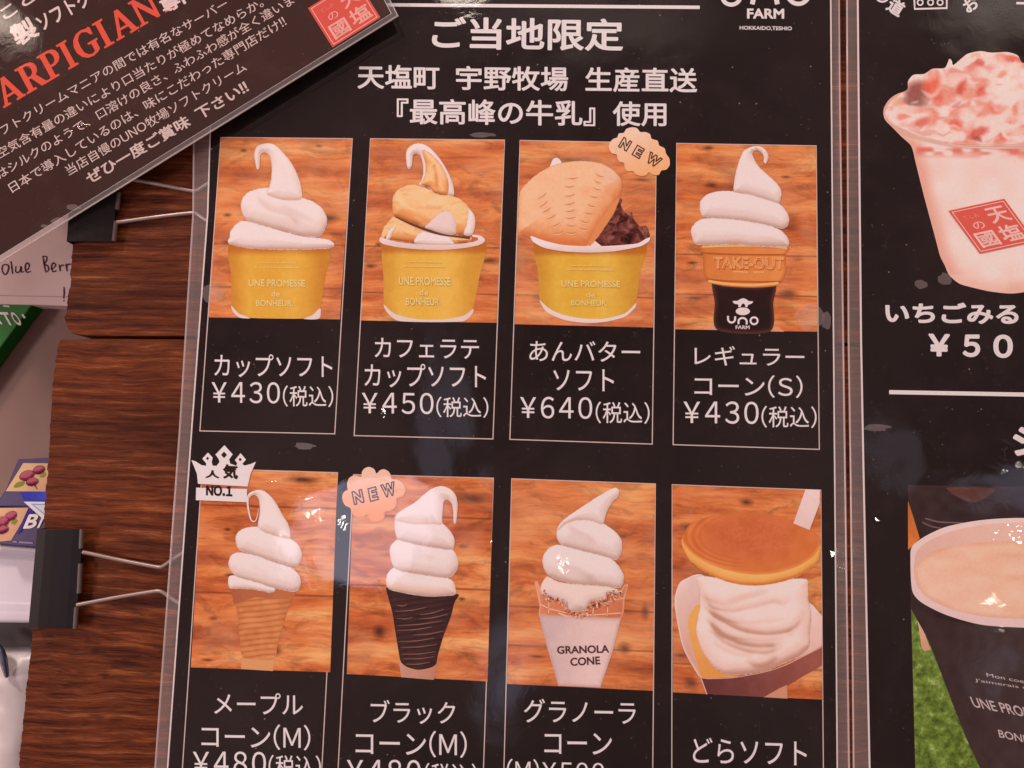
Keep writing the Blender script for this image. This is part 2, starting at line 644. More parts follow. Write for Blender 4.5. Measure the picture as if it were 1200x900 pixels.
def cream(Rr=16, hi=(242, 213, 205), mid=(232, 197, 186), lo=(198, 153, 136), seed=1, lx=-.25, folds=(), creases=(), marb=0):
    """soft rounded ice cream as printed: bright top, tan under-edge, faint diagonal folds"""
    def f(x, y, d, near):
        t = np.clip(d / Rr, 0, 1)
        v = near - np.stack([x, y], 1)
        nn = np.linalg.norm(v, axis=1) + 1e-6
        dx, dy = v[:, 0] / nn, v[:, 1] / nn
        k = (1 - t)
        s = -(dx * -lx * -1 + 0) * 0 + (-dy * .8 + dx * lx) * k * .75 + np.sqrt(np.clip(1 - k * k, 0, 1)) * .55
        s = s + .05 * vnoise(x, y, 16, seed) + .02 * vnoise(x, y, 5, seed + 1)
        for (x0, y0, x1, y1, wd, dep) in folds:
            ab = np.array([x1 - x0, y1 - y0])
            L2 = ab @ ab
            tt = ((x - x0) * ab[0] + (y - y0) * ab[1]) / L2
            pd = ((x - x0) * ab[1] - (y - y0) * ab[0]) / math.sqrt(L2)
            pd = pd - 3 * np.sin(np.clip(tt, 0, 1) * math.pi)
            m_ = sstep(-.1, .25, tt) * (1 - sstep(.75, 1.1, tt))
            s = s - dep * m_ * np.exp(-np.where(pd > 0, pd / (wd * 3), -pd / (wd * .8)) ** 2)
        for (cp_, up_, dn_, dep) in creases:
            pl = catmull(cp_, 1.5, False)
            bd, bn = np.full(len(x), 1e9), np.zeros(len(x))
            tt = np.zeros(len(x))
            for i_ in range(len(pl)):
                dd = np.hypot(x - pl[i_][0], y - pl[i_][1])
                kk = dd < bd
                bd[kk] = dd[kk]
                bn[kk] = (y - pl[i_][1])[kk]
                tt[kk] = i_ / (len(pl) - 1)
            fade = sstep(0, .15, tt) * (1 - sstep(.8, 1, tt))
            s = s - dep * fade * np.exp(-(bd / np.where(bn < 0, up_, dn_)) ** 2)
        c = mix3(lo, mid, sstep(-.35, .25, s))
        w = sstep(.22, .62, s)[:, None]
        c = c * (1 - w) + np.asarray(hi, float) * w
        if marb:
            mx_, my_ = x + 5 * vnoise(x, y, 12, seed + 40), y + 4 * vnoise(x, y, 12, seed + 41)
            k = (marb * sstep(.15, .75, vnoise(mx_ * .9 + my_ * .5, my_ * 1.7 - mx_ * .3, 9, seed + 42)))[:, None]
            c = c * (1 - k) + np.array((250, 212, 176.0)) * k
            k = (marb * .7 * sstep(.3, .8, vnoise(mx_ * .8 + my_ * .5, my_ * 1.9 - mx_ * .4, 7, seed + 43)))[:, None]
            c = c * (1 - k) + np.array((196, 110, 58.0)) * k
        return c
    return f


def grad(c0, c1, x0, y0, x1, y1, edge=None, er=8, nz_=3, seed=3):
    """flat print with a gradient from one side to the other, edge tone, slight unevenness"""
    def f(x, y, d, near):
        ab = np.array([x1 - x0, y1 - y0], float)
        t = np.clip(((x - x0) * ab[0] + (y - y0) * ab[1]) / (ab @ ab), 0, 1)
        c = mix3(c0, c1, t)
        if edge is not None:
            w = (1 - sstep(0, er, d))[:, None] * .7
            c = c * (1 - w) + np.asarray(edge, float) * w
        return c + nz_ * vnoise(x, y, 9, seed)[:, None] + nz_ * .5 * vnoise(x, y, 3, seed + 5)[:, None]
    return f


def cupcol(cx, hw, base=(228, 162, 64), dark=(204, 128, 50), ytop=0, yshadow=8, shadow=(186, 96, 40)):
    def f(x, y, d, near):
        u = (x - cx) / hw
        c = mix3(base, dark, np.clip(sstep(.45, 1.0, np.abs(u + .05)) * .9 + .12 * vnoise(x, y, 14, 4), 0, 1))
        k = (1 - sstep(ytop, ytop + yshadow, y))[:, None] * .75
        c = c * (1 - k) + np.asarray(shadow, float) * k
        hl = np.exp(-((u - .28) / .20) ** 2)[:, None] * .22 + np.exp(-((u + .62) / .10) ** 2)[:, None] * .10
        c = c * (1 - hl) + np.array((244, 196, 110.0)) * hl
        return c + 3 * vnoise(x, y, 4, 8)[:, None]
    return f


def offset_line(pts, w):
    p = np.asarray(pts, float)
    t = np.gradient(p, axis=0)
    t /= np.linalg.norm(t, axis=1)[:, None] + 1e-9
    nrm = np.stack([-t[:, 1], t[:, 0]], 1)
    w = np.broadcast_to(np.asarray(w, float), (len(p),))[:, None]
    return p + nrm * w / 2, p - nrm * w / 2


def strokes(name, parent, lines, z, col, smooth=True):
    """printed strokes; each (points, width)"""
    V, Fc = [], []
    for pts, w in lines:
        q = catmull(pts, 1.5, False) if smooth and len(pts) > 2 else np.asarray(pts, float)
        if isinstance(w, (list, tuple)):
            w = np.interp(np.linspace(0, 1, len(q)), np.linspace(0, 1, len(w)), w)
        a, b_ = offset_line(q, w)
        k = len(V)
        V += list(PA(a, z)) + list(PA(b_, z))
        N = len(q)
        Fc += [(k + i, k + N + i, k + N + i + 1, k + i + 1) for i in range(N - 1)]
    o = mesh(name, V, Fc, parent, INK)
    set_ink(o.data, np.tile(np.asarray(col, float), (len(V), 1)))
    return o


def ring_line(parent, quad, w, z, col, name='panel_border'):
    """thin printed frame round a quad"""
    q = np.asarray(quad, float)
    c = q.mean(0)
    inn = []
    for i in range(4):
        e1 = q[(i + 1) % 4] - q[i]
        e0 = q[(i - 1) % 4] - q[i]
        inn.append(q[i] + w * (e1 / np.linalg.norm(e1) + e0 / np.linalg.norm(e0)))
    V = list(PA(q, z)) + list(PA(np.array(inn), z))
    Fc = [(i, 4 + i, 4 + (i + 1) % 4, (i + 1) % 4) for i in range(4)]
    o = mesh(name, V, Fc, parent, INK)
    set_ink(o.data, np.tile(np.asarray(col, float), (8, 1)))
    return o


_tc = bpy.data.curves.new('lettering', 'FONT')
_to = bpy.data.objects.new('lettering', _tc)
COL.objects.link(_to)


_gc = {}


def raw_glyphs(s, off=0.0):
    if (s, off) in _gc:
        return _gc[(s, off)]
    _tc.body = s
    _tc.offset = off
    _tc.resolution_u = 5
    dg = bpy.context.evaluated_depsgraph_get()
    dg.update()
    me = bpy.data.meshes.new_from_object(_to.evaluated_get(dg))
    v = np.array([tuple(q.co)[:2] for q in me.vertices]).reshape(-1, 2)
    f = [tuple(q.vertices) for q in me.polygons]
    bpy.data.meshes.remove(me)
    _gc[(s, off)] = (v, f)
    return v, f


def glyphs(s, gap=.065):
    """a line of type: kana and kanji on a square body, Latin and digits in the wide forms set close"""
    if all(ord(c) < 128 for c in s) and not any(c in '0123456789' for c in s):
        return raw_glyphs(s)
    V, Fc, x = [], [], 0.0
    for ch in s:
        if ch == ' ':
            x += .5
            continue
        wide = chr(ord(ch) + 0xFEE0) if 33 <= ord(ch) < 127 else ('\uffe5' if ch == '¥' else ch)
        v, f = raw_glyphs(wide)
        if wide != ch:
            g_ = .10 if ch in '0123456789¥' else gap
            lo, hi = v[:, 0].min(), v[:, 0].max()
            dx = x + g_ - lo
            x += hi - lo + 2 * g_
        else:
            dx = x
            x += 1.0
        k = sum(len(a) for a in V)
        V.append(v + np.array([dx, 0]))
        Fc += [tuple(k + i for i in q) for q in f]
    return np.concatenate(V), Fc


def rim_edges(f):
    cnt = {}
    for q in f:
        for i in range(len(q)):
            e = (q[i], q[(i + 1) % len(q)])
            cnt[tuple(sorted(e))] = cnt.get(tuple(sorted(e)), 0) + 1
    return [e for e, c in cnt.items() if c == 1]


def letters(name, parent, items, z, col=(232, 208, 203), outline=0.0, fatten=0.0):
    """printed writing. items: (string, bl, br, tl, bold); the three corners of the ink box in
    photograph pixels; bold thickens every stroke by a share of the type size"""
    V, Fc = [], []
    nv = 0
    for it in items:
        s, bl, br, tl, bold = it[:5]
        v, f = raw_glyphs(s, fatten) if outline else glyphs(s)
        bold = max(bold, 0)
        lo, hi = v.min(0) - bold, v.max(0) + bold
        bl, br, tl = map(lambda a: np.asarray(a, float), (bl, br, tl))

        def put(w):
            u = (w - lo) / (hi - lo)
            return bl + u[:, :1] * (br - bl) + u[:, 1:] * (tl - bl)
        if not outline:
            V += list(PA(put(v), z))
            Fc += [tuple(nv + i for i in q) for q in f]
            nv += len(v)
        if bold > 0 or outline:
            px_ = put(v)
            for n_, (a, b_) in enumerate(rim_edges(f)):
                if outline:
                    p, q = px_[a], px_[b_]
                    w = outline
                else:
                    p, q = v[a], v[b_]
                    w = bold
                t = q - p
                L = np.linalg.norm(t)
                if L < 1e-7:
                    continue
                t = t / L
                nn = np.array([-t[1], t[0]]) * w
                ex = t * w * (.0 if bold >= .015 and not outline else .6)
                c4 = np.array([p - ex - nn, q + ex - nn, q + ex + nn, p - ex + nn])
                V += list(PA(c4 if outline else put(c4), z + 5e-6 + 3e-6 * (n_ % 23)))
                Fc.append((nv, nv + 1, nv + 2, nv + 3))
                nv += 4
                if bold >= .015 and not outline:          # rounded corners
                    oc = p + w * np.array([(math.cos(q_), math.sin(q_)) for q_ in np.arange(8) * math.pi / 4 + .2])
                    V += list(PA(put(oc), z + 6.5e-6 + 3e-6 * ((n_ * 7 + 11) % 23)))
                    Fc.append(tuple(range(nv, nv + 8)))
                    nv += 8
    fix = []
    for f in Fc:
        a, b_, c = (np.asarray(V[i]) for i in f[:3])
        cr_ = (b_[0] - a[0]) * (c[1] - a[1]) - (b_[1] - a[1]) * (c[0] - a[0])
        fix.append(f if cr_ > 0 else f[::-1])
    o = mesh(name, V, fix, parent, INK)
    set_ink(o.data, np.tile(np.asarray(col, float), (len(V), 1)))
    return o


def box_txt(s, x0, x1, top, bot, slope=0.0, bold=0.012):
    """upright line: ink from x0 to x1, top and bottom at its left end, px drop per px"""
    dy = slope * (x1 - x0)
    return (s, (x0, bot), (x1, bot + dy), (x0, top), bold)


def tube(pts3, r, seg=10):
    p = [Vector(v) for v in pts3]
    V, Fc = [], []
    up = Vector((0, 0, 1))
    for i, v in enumerate(p):
        t = (p[min(i + 1, len(p) - 1)] - p[max(i - 1, 0)]).normalized()
        a = t.cross(up)
        a = a.normalized() if a.length > 1e-6 else Vector((1, 0, 0))
        b_ = a.cross(t)
        for k in range(seg):
            an = 2 * math.pi * k / seg
            V.append(v + r * (math.cos(an) * a + math.sin(an) * b_))
    for i in range(len(p) - 1):
        for k in range(seg):
            k2 = (k + 1) % seg
            Fc.append((i * seg + k, i * seg + k2, (i + 1) * seg + k2, (i + 1) * seg + k))
    Fc.append(tuple(range(seg))[::-1])
    Fc.append(tuple((len(p) - 1) * seg + k for k in range(seg)))
    return V, Fc


def prism(name, top, depth, parent, m, bevel=0.0, seg=2):
    """solid with the given top outline (world points, counter-clockwise) going straight down"""
    N = len(top)
    V = [tuple(v) for v in top] + [(v[0], v[1], v[2] - depth) for v in top]
    Fc = [tuple(range(N)), tuple(range(2 * N - 1, N - 1, -1))] + [(i, N + i, N + (i + 1) % N, (i + 1) % N) for i in range(N)]
    o = mesh(name, V, Fc, parent, m)
    if bevel:
        bm = o.modifiers.new('bevel', 'BEVEL')
        bm.width = bevel
        bm.segments = seg
        bm.limit_method = 'ANGLE'
        bm.angle_limit = math.radians(50)
    return o


def ccw(pts):
    p = np.array([(v[0], v[1]) for v in pts])
    a = np.sum(p[:, 0] * np.roll(p[:, 1], -1) - p[:, 1] * np.roll(p[:, 0], -1))
    return list(pts) if a > 0 else list(pts)[::-1]


# ------------------------------------------------------------------ the setting: counter and board
ZC = -0.050                                    # counter under the raised board
COUNTER = simple('grey_counter_laminate', (124, 86, 76), .45, .35, .14, 14)
cv = [(-.75, -.65, ZC), (.75, -.65, ZC), (.75, .5, ZC), (-.75, .5, ZC)]
co = mesh('counter', cv, [(0, 1, 2, 3)], None, COUNTER)
co['kind'] = 'structure'

board = empty('wooden_board', P(600, 450, -.018), 'dark red-brown wooden board of wide rough-ended planks under the menus', 'board')


def jag(pts, amp, step=2.2):
    q = catmull(pts, step, False)
    q[:, 0] += amp * rng.normal(size=len(q)) * .55
    q[:, 0] += amp * np.repeat(rng.normal(size=len(q) // 4 + 1), 4)[:len(q)] * .8
    return [tuple(v) for v in q]


edge_u = jag([(96, -120), (92, 150), (86, 285), (84, 300), (82, 325), (79, 350), (76.8, 372)], .7)
up = [(1420, -120)] + edge_u + [(78, 383), (85, 391), (100, 393.2), (219, 394), (600, 399), (1000, 402), (1420, 406)]
prism('plank', ccw([P(x, y, 0) for x, y in up]), .018, board, wood_board(1), .0011, 3)
edge_l = jag([(70, 397.5), (63, 433), (59, 492), (55, 560), (51, 615), (44, 690), (38, 740), (31, 806), (22, 900), (10, 1010)], .55)
lp = edge_l + [(1420, 1010), (1420, 410), (1000, 405.5), (600, 402), (219, 397.2), (120, 396.8)]
prism('plank', ccw([P(x, y, -.0012) for x, y in lp]), .017, board, wood_board(5, 18, .0075, .85), .0007, 2)
# batten that joins the planks underneath and lifts them off the counter
bt = [(.0, .10), (.03, .10), (.03, -.20), (.0, -.20)]
for dx in (-.06, .26):
    prism('batten', ccw([Vector((x + dx, y, -.0184)) for x, y in bt]), abs(ZC) - .0184, board, wood_board(3))

# ------------------------------------------------------------------ sheets
Z0 = .0018


def sheet(root, outer, inner, z, m_print, white=1.2, holes=None):
    """laminated sheet: film pouch, white paper, black print"""
    op = ccw([P(x, y, z - .0003) for x, y in outer])
    # pouch underside / margin ring
    o4 = np.asarray(outer, float)
    i4 = np.asarray(inner, float)
    V = list(PA(o4, z + .00045)) + list(PA(i4, z + .00045))
    N = len(o4)
    Fc = [(i, (i + 1) % N, N + (i + 1) % N, N + i) for i in range(N)]
    mesh('laminate_margin', V, Fc, root, MARGIN)
    V, Fc = tube([P(x, y, z + .0003) for x, y in list(outer) + [outer[0]]], .00042, 8)
    mesh('laminate_edge', V, Fc, root, BEAD, True)
    mesh('white_paper', PA(i4, z), [tuple(range(N))], root, PAPER)
    pr = []
    for i in range(N):
        e1 = i4[(i + 1) % N] - i4[i]
        e0 = i4[i] - i4[(i - 1) % N]
        n1 = np.array([e1[1], -e1[0]]) / np.linalg.norm(e1)
        n0 = np.array([e0[1], -e0[0]]) / np.linalg.norm(e0)
        nb = n1 + n0
        pr.append(i4[i] + white * nb / max(.5, nb @ n1))
    mesh('black_print', PA(np.array(pr), z + .00010), [tuple(range(N))], root, m_print)
    f = mesh('laminate_film', PA(i4, z + .00075), [tuple(range(N))], root, FILM)
    return f


WHITE = (232, 208, 203)
main = empty('menu_sheet', P(600, 560, 0), 'large black laminated menu with eight framed soft ice cream pictures, in the middle', 'menu', 'laminated menus')
main_outer = [(229, -120), (226.5, 250), (211, 500), (182, 900), (174, 1010), (997.5, 1010), (995, 900), (984, 100), (982.5, -120)]
main_inner = [(254, -120), (242.5, 250), (224, 500), (195.5, 900), (187, 1010), (983, 1010), (982, 900), (975, 100), (973.5, -120)]
# keep each row straight: sample both outlines the same way
sheet(main, main_outer, main_inner, Z0, BLACK, 1.7)
ZP = Z0 + .00020                               # pictures
ZS = Z0 + .00026                               # first printed shape
DZ = .00003

FR = {  # frame outline TL TR BR BL ; lower edge of the picture L R
    1: [(258.3, 160.5), (413.4, 162), (392.8, 509), (233.6, 505.5), (243.9, 372.6), (398.8, 375)],
    2: [(433.7, 162), (591.8, 163.6), (578.2, 515), (414.4, 511), (422.3, 376.3), (582.6, 379)],
    3: [(609, 164), (769.8, 167), (764.9, 521), (596.9, 515.4), (602.6, 380.6), (765.8, 384.6)],
    4: [(792.6, 167.5), (957, 170.4), (960.7, 527.2), (788.2, 521.6), (790.2, 386.6), (958.4, 389.6)],
    5: [(236.5, 548.5), (396.2, 553.4), (372, 1008), (206, 1008), (223.0, 783), (387.5, 788.6)],
    6: [(413.8, 555.6), (578.8, 559.8), (563.5, 1008), (390, 1008), (405.8, 790.6), (571.9, 799.4)],
    7: [(599.2, 560.4), (768.6, 566.6), (764.5, 1008), (587, 1008), (593.6, 802.2), (765.8, 810.4)],
    8: [(787.2, 567.4), (962.4, 573.8), (966.5, 1008), (786.5, 1008), (787.9, 812.2), (964.6, 820.8)],
}
KN = {1: [(.18, .93, .03, .012), (.09, .57, .035, .012), (.10, .42, .05, .012), (.86, .56, .09, .03), (.75, .96, .03, .01)],
      2: [(.10, .42, .03, .012), (.77, .55, .035, .012), (.05, .30, .05, .015), (.92, .34, .09, .02)],
      3: [(.18, .15, .06, .02), (.9, .80, .10, .012), (.4, .90, .2, .02)],
      4: [(.23, .98, .04, .012), (.25, .78, .05, .015), (.78, .83, .035, .010), (.12, .36, .04, .010), (.12, .17, .06, .008), (.79, .20, .07, .03)],
      5: [(.21, .70, .03, .01), (.25, .47, .05, .010), (.14, .25, .035, .012), (.12, .04, .05, .008), (.60, .10, .05, .03), (.74, .96, .12, .02)],
      6: [(.80, .66, .04, .012), (.80, .40, .03, .010), (.22, .22, .05, .04), (.85, .90, .14, .03)],
      7: [(.29, .62, .03, .01), (.77, .74, .035, .01), (.94, .38, .03, .04), (.20, .14, .06, .008), (.80, .20, .05, .03)],
      8: [(.10, .80, .05, .02), (.06, .18, .07, .012), (.5, .93, .05, .02), (.12, .05, .05, .03)]}
SM = {1: [.41, .17], 2: [.41, .155], 3: [.16], 4: [.405, .19], 5: [.82, .38], 6: [.80, .45], 7: [.38, .19], 8: [.14]}
PIC = {}
for k, q in FR.items():
    ring_line(main, q[:4], 1.15, Z0 + .00018, (214, 178, 168))
    tl, tr, bR, bL = [np.array(v) for v in (q[0], q[1], q[5], q[4])]
    c = (tl + tr + bR + bL) / 4
    quad = [v + (c - v) * .007 for v in (tl, tr, bR, bL)]
    N = 12
    V, uv, Fc = [], [], []
    for j in range(N + 1):
        for i in range(N + 1):
            u, v = i / N, j / N
            V.append((quad[3] * (1 - u) + quad[2] * u) * (1 - v) + (quad[0] * (1 - u) + quad[1] * u) * v)
            uv.append((u, v))
    for j in range(N):
        for i in range(N):
            a = j * (N + 1) + i
            Fc.append((a, a + 1, a + N + 2, a + N + 1))
    o = mesh('printed_photo', PA(np.array(V), ZP), Fc, main, photo_wood(k, SM[k], KN[k], {1: .10, 2: .06, 3: .14, 4: .03, 5: 0, 6: 0, 7: .06, 8: 0}[k]))
    ul = o.data.uv_layers.new(name='UVMap')
    for lp_ in o.data.loops:
        ul.data[lp_.index].uv = uv[lp_.vertex_index]
    PIC[k] = o

CUPTXT = (246, 206, 132)


def cup_writing(pic, z, rows):
    (x0, x1, y0, y1), (a0, a1, b0, b1), (c0, c1, d0, d1), sm = rows
    it = [box_txt('UNE PROMESSE', x0, x1, y0, y1, .012, .022), box_txt('de', a0, a1, b0, b1, .012, .018), box_txt('BONHEUR.', c0, c1, d0, d1, .012, .022)]
    letters('cup_lettering', pic, it, z, CUPTXT)
    st = []
    for (s0, s1, sy) in sm:
        x = s0
        while x < s1:
            w = random.uniform(2.0, 6.5)
            st.append(([(x, sy + .012 * (x - s0)), (min(x + w, s1), sy + .012 * (min(x + w, s1) - s0))], 1.0))
            x += w + 1.1
    strokes('cup_small_print', pic, st, z, (238, 190, 112), False)


# --- picture 1: plain cup
A1 = lambda p: K(250, 155, .13333, p)
A2 = lambda p: K(240, 260, .13333, p)
p1 = PIC[1]
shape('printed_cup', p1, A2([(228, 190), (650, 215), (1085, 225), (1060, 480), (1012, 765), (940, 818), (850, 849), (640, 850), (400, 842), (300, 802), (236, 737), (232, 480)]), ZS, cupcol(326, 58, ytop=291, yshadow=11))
shape('printed_cup_foot', p1, A2([(230, 735), (300, 805), (400, 846), (310, 842), (252, 795)]), ZS + DZ, (232, 200, 190))
shape('printed_cup_foot', p1, A2([(1015, 760), (1003, 850), (868, 852), (945, 818)]), ZS + DZ, (232, 200, 190))
shape('printed_swirl', p1, A2([(200, 165), (218, 140), (222, 90), (250, 45), (300, 0), (360, -8), (500, 30), (700, 85), (850, 125), (990, 140), (1090, 155), (1136, 190), (1130, 218), (1085, 236), (900, 244), (650, 246), (480, 240), (320, 224), (215, 195)]), ZS + 2 * DZ, cream(13, seed=2))
shape('printed_swirl', p1, A1([(240, 645), (255, 580), (310, 525), (400, 494), (490, 486), (620, 500), (775, 572), (870, 605), (950, 660), (995, 740), (1000, 800), (975, 870), (940, 915), (890, 923), (760, 905), (620, 868), (480, 832), (380, 805), (300, 775), (262, 730)]), ZS + 3 * DZ, cream(18, seed=3, creases=[([(298, 228), (315, 245), (338, 252), (352, 268)], 6, 2, .38), ([(330, 240), (350, 252), (372, 262)], 5, 3, .2)]))
shape('printed_swirl', p1, A1([(470, 545), (490, 485), (508, 410), (512, 300), (500, 220), (470, 180), (432, 178), (412, 205), (405, 310), (392, 330), (378, 315), (366, 250), (360, 185), (380, 130), (430, 102), (490, 96), (550, 116), (610, 175), (680, 260), (730, 350), (765, 450), (780, 540), (770, 590), (690, 600), (580, 590)]), ZS + 4 * DZ, cream(12, seed=4, lo=(214, 168, 150)))
cup_writing(p1, ZS + 5 * DZ, [(291.3, 357.3, 327, 335.4), (318, 328, 340.6, 347.4), (300, 343.5, 351.3, 358.6), [(304, 347, 307.6), (298.6, 352, 313)]])

# --- picture 2: caffe latte cup
B1 = lambda p: K(420, 155, .15, p)
B2 = lambda p: K(420, 265, .15, p)
p2 = PIC[2]
CAR = dict(marb=.26, hi=(246, 190, 136), mid=(232, 150, 88), lo=(166, 84, 46))
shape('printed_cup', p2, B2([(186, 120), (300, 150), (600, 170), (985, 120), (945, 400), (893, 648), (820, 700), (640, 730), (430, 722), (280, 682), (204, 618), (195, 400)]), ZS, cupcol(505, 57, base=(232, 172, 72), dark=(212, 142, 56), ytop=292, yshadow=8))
shape('printed_cup_foot', p2, B2([(198, 612), (280, 682), (430, 722), (640, 730), (820, 700), (897, 646), (888, 690), (810, 745), (320, 742), (225, 675)]), ZS + DZ, (230, 196, 184))
shape('printed_swirl', p2, B1([(178, 835), (190, 760), (230, 700), (285, 655), (400, 715), (520, 760), (700, 800), (880, 815), (885, 860), (700, 880), (450, 868), (240, 842)]), ZS + 2 * DZ, cream(12, seed=12, **CAR))
shape('printed_cream_patch', p2, B1([(215, 828), (240, 770), (285, 728), (290, 752), (262, 800), (240, 838)]), ZS + 3 * DZ, cream(5, seed=14))
shape('printed_cream_patch', p2, B1([(438, 865), (455, 810), (500, 778), (580, 785), (700, 812), (735, 850), (750, 880), (600, 885)]), ZS + 3 * DZ, cream(6, seed=15))
shape('printed_cup_rim', p2, B2([(163, 100), (175, 85), (200, 95), (300, 122), (450, 140), (700, 145), (880, 128), (935, 108), (935, 92), (890, 82), (885, 66), (950, 74), (985, 98), (985, 122), (940, 148), (820, 172), (640, 186), (450, 180), (290, 162), (190, 138), (166, 118)]), ZS + 4 * DZ, grad((240, 206, 198), (226, 186, 174), 440, 280, 440, 292))
shape('printed_swirl', p2, B1([(262, 565), (275, 490), (320, 440), (390, 412), (480, 415), (600, 465), (700, 485), (800, 522), (870, 590), (910, 650), (916, 720), (895, 790), (870, 822), (760, 806), (640, 792), (520, 752), (400, 708), (290, 658), (266, 615)]), ZS + 5 * DZ, cream(17, seed=11, **CAR))
shape('printed_cream_patch', p2, B1([(520, 745), (560, 700), (610, 650), (680, 612), (730, 642), (760, 710), (760, 790), (700, 803), (600, 780)]), ZS + 6 * DZ, cream(9, seed=16, hi=(236, 200, 190), mid=(228, 188, 176)))
shape('printed_cream_patch', p2, B1([(860, 592), (905, 650), (912, 720), (888, 802), (822, 797), (842, 730), (855, 660)]), ZS + 6 * DZ, cream(6, seed=17))
strokes('printed_crease', p2, [(B1([(285, 658), (400, 712), (520, 758), (660, 800), (870, 826)]), [1.0, 2.6, 3.2, 1.6, 2.8])], ZS + 7 * DZ, (112, 58, 42))
shape('printed_swirl', p2, B1([(470, 410), (488, 385), (505, 330), (502, 250), (487, 190), (455, 168), (427, 182), (417, 265), (397, 288), (380, 268), (371, 165), (400, 110), (460, 86), (520, 96), (590, 150), (660, 240), (710, 330), (742, 420), (746, 490), (690, 495), (600, 478), (540, 430)]), ZS + 7 * DZ, cream(9, seed=18))
shape('printed_caramel', p2, B1([(500, 140), (560, 165), (640, 245), (690, 340), (705, 420), (690, 492), (600, 476), (555, 432), (490, 408), (520, 340), (524, 250)]), ZS + 8 * DZ, cream(10, seed=19, creases=[([(508, 192), (511, 205), (512, 222)], 2, 2, .4)], **CAR))
cup_writing(p2, ZS + 9 * DZ, [(467.3, 528, 324.3, 334), (491.3, 501.8, 339.3, 346), (475.8, 516, 349, 357.4), [(478.5, 517.5, 306.8), (472.5, 523.5, 312)]])

# --- picture 3: bun and bean paste
C1 = lambda p: K(600, 160, .15, p)
C2 = lambda p: K(600, 260, .15, p)
p3 = PIC[3]
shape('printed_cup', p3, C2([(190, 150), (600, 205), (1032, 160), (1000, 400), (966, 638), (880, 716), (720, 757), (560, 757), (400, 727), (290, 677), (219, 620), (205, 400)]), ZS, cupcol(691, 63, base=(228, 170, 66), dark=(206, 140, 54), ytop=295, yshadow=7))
shape('printed_cup_foot', p3, C2([(216, 612), (290, 676), (400, 725), (560, 755), (720, 755), (880, 715), (969, 634), (962, 668), (880, 742), (720, 782), (560, 788), (400, 763), (270, 702)]), ZS + DZ, (236, 204, 194))
shape('printed_bean_paste', p3, C1([(630, 810), (680, 740), (720, 680), (760, 610), (815, 540), (826, 492), (845, 480), (862, 492), (850, 535), (880, 590), (915, 602), (936, 590), (948, 640), (1000, 700), (1050, 698), (1076, 775), (1040, 810), (980, 850), (880, 862), (720, 866)]), ZS + 2 * DZ, None, m=BEAN)
shape('printed_spoon', p3, C1([(296, 260), (318, 180), (348, 165), (375, 182), (392, 230)]), ZS + 2 * DZ, (240, 210, 204))
shape('printed_cream_patch', p3, C1([(580, 860), (622, 795), (712, 866)]), ZS + 3 * DZ, (240, 208, 198), smooth=False)
bun0 = cream(30, hi=(246, 184, 142), mid=(238, 164, 116), lo=(210, 112, 64), seed=22)


def bun(x, y, d, near):
    c = bun0(x, y, d, near)
    k = np.clip(sstep(258, 290, y) * .55 + sstep(705, 730, x + (y - 230) * .45) * .35 + .15 * vnoise(x, y, 14, 23), 0, .8)[:, None]
    c = c * (1 - k) + np.array((226, 124, 70.0)) * k
    w = (np.exp(-((x - 715) / 12) ** 2 - ((y - 205) / 12) ** 2) * .5)[:, None]
    return c * (1 - w) + np.array((228, 190, 170.0)) * w + 4 * vnoise(x, y, 3, 24)[:, None]



shape('printed_bun', p3, C1([(57, 450), (100, 380), (200, 290), (300, 235), (400, 205), (550, 190), (680, 205), (780, 255), (840, 312), (858, 372), (842, 460), (785, 570), (735, 650), (700, 692), (645, 780), (592, 852), (480, 856), (330, 838), (150, 792), (46, 745), (50, 600)]), ZS + 4 * DZ, bun)
strokes('printed_bun_side', p3, [(C1([(835, 480), (770, 590), (705, 685), (640, 790), (600, 850)]), [2, 8, 9, 8, 3])], ZS + 5 * DZ, (226, 138, 88))
dash = []
for (x, y, a) in [(450, 385, -4), (450, 455, -10), (450, 520, -12), (455, 575, -10), (455, 630, -4), (460, 690, 4), (460, 745, 2), (670, 350, 22), (665, 405, 18), (640, 465, 10), (620, 535, 15), (600, 595, 8), (570, 660, 14), (560, 715, 5), (235, 460, -35), (245, 525, -38), (270, 570, -30), (305, 625, -28), (340, 685, -22), (360, 745, -10), (475, 320, -4), (685, 300, 20)]:
    h = 42 if x < 560 else 34
    ca, sa = math.cos(math.radians(a)), math.sin(math.radians(a))
    dash.append((C1([(x - h * ca, y - h * sa), (x - 4 * sa, y + 10 * ca), (x + h * ca, y + h * sa)]), [.3, 1.5, .3]))
strokes('printed_bun_marks', p3, dash, ZS + 6 * DZ, (220, 132, 88))
strokes('printed_bun_marks', p3, [([(x, y + 1.6) for x, y in a], [.2, 1.2, .2]) for a, w in dash], ZS + 6 * DZ, (247, 190, 148))
shape('printed_cup_rim', p3, C2([(143, 112), (160, 112), (250, 145), (400, 180), (600, 190), (800, 185), (980, 168), (1045, 132), (1078, 122), (1070, 152), (1000, 192), (800, 230), (600, 240), (400, 230), (250, 202), (165, 155)]), ZS + 7 * DZ, grad((244, 212, 205), (228, 188, 178), 690, 286, 690, 297))
cup_writing(p3, ZS + 8 * DZ, [(657.8, 726.8, 328.3, 336), (687, 697.5, 342.5, 348.6), (669, 711.8, 351.5, 358), [(670.5, 715.5, 311.2), (664.5, 720, 316)]])

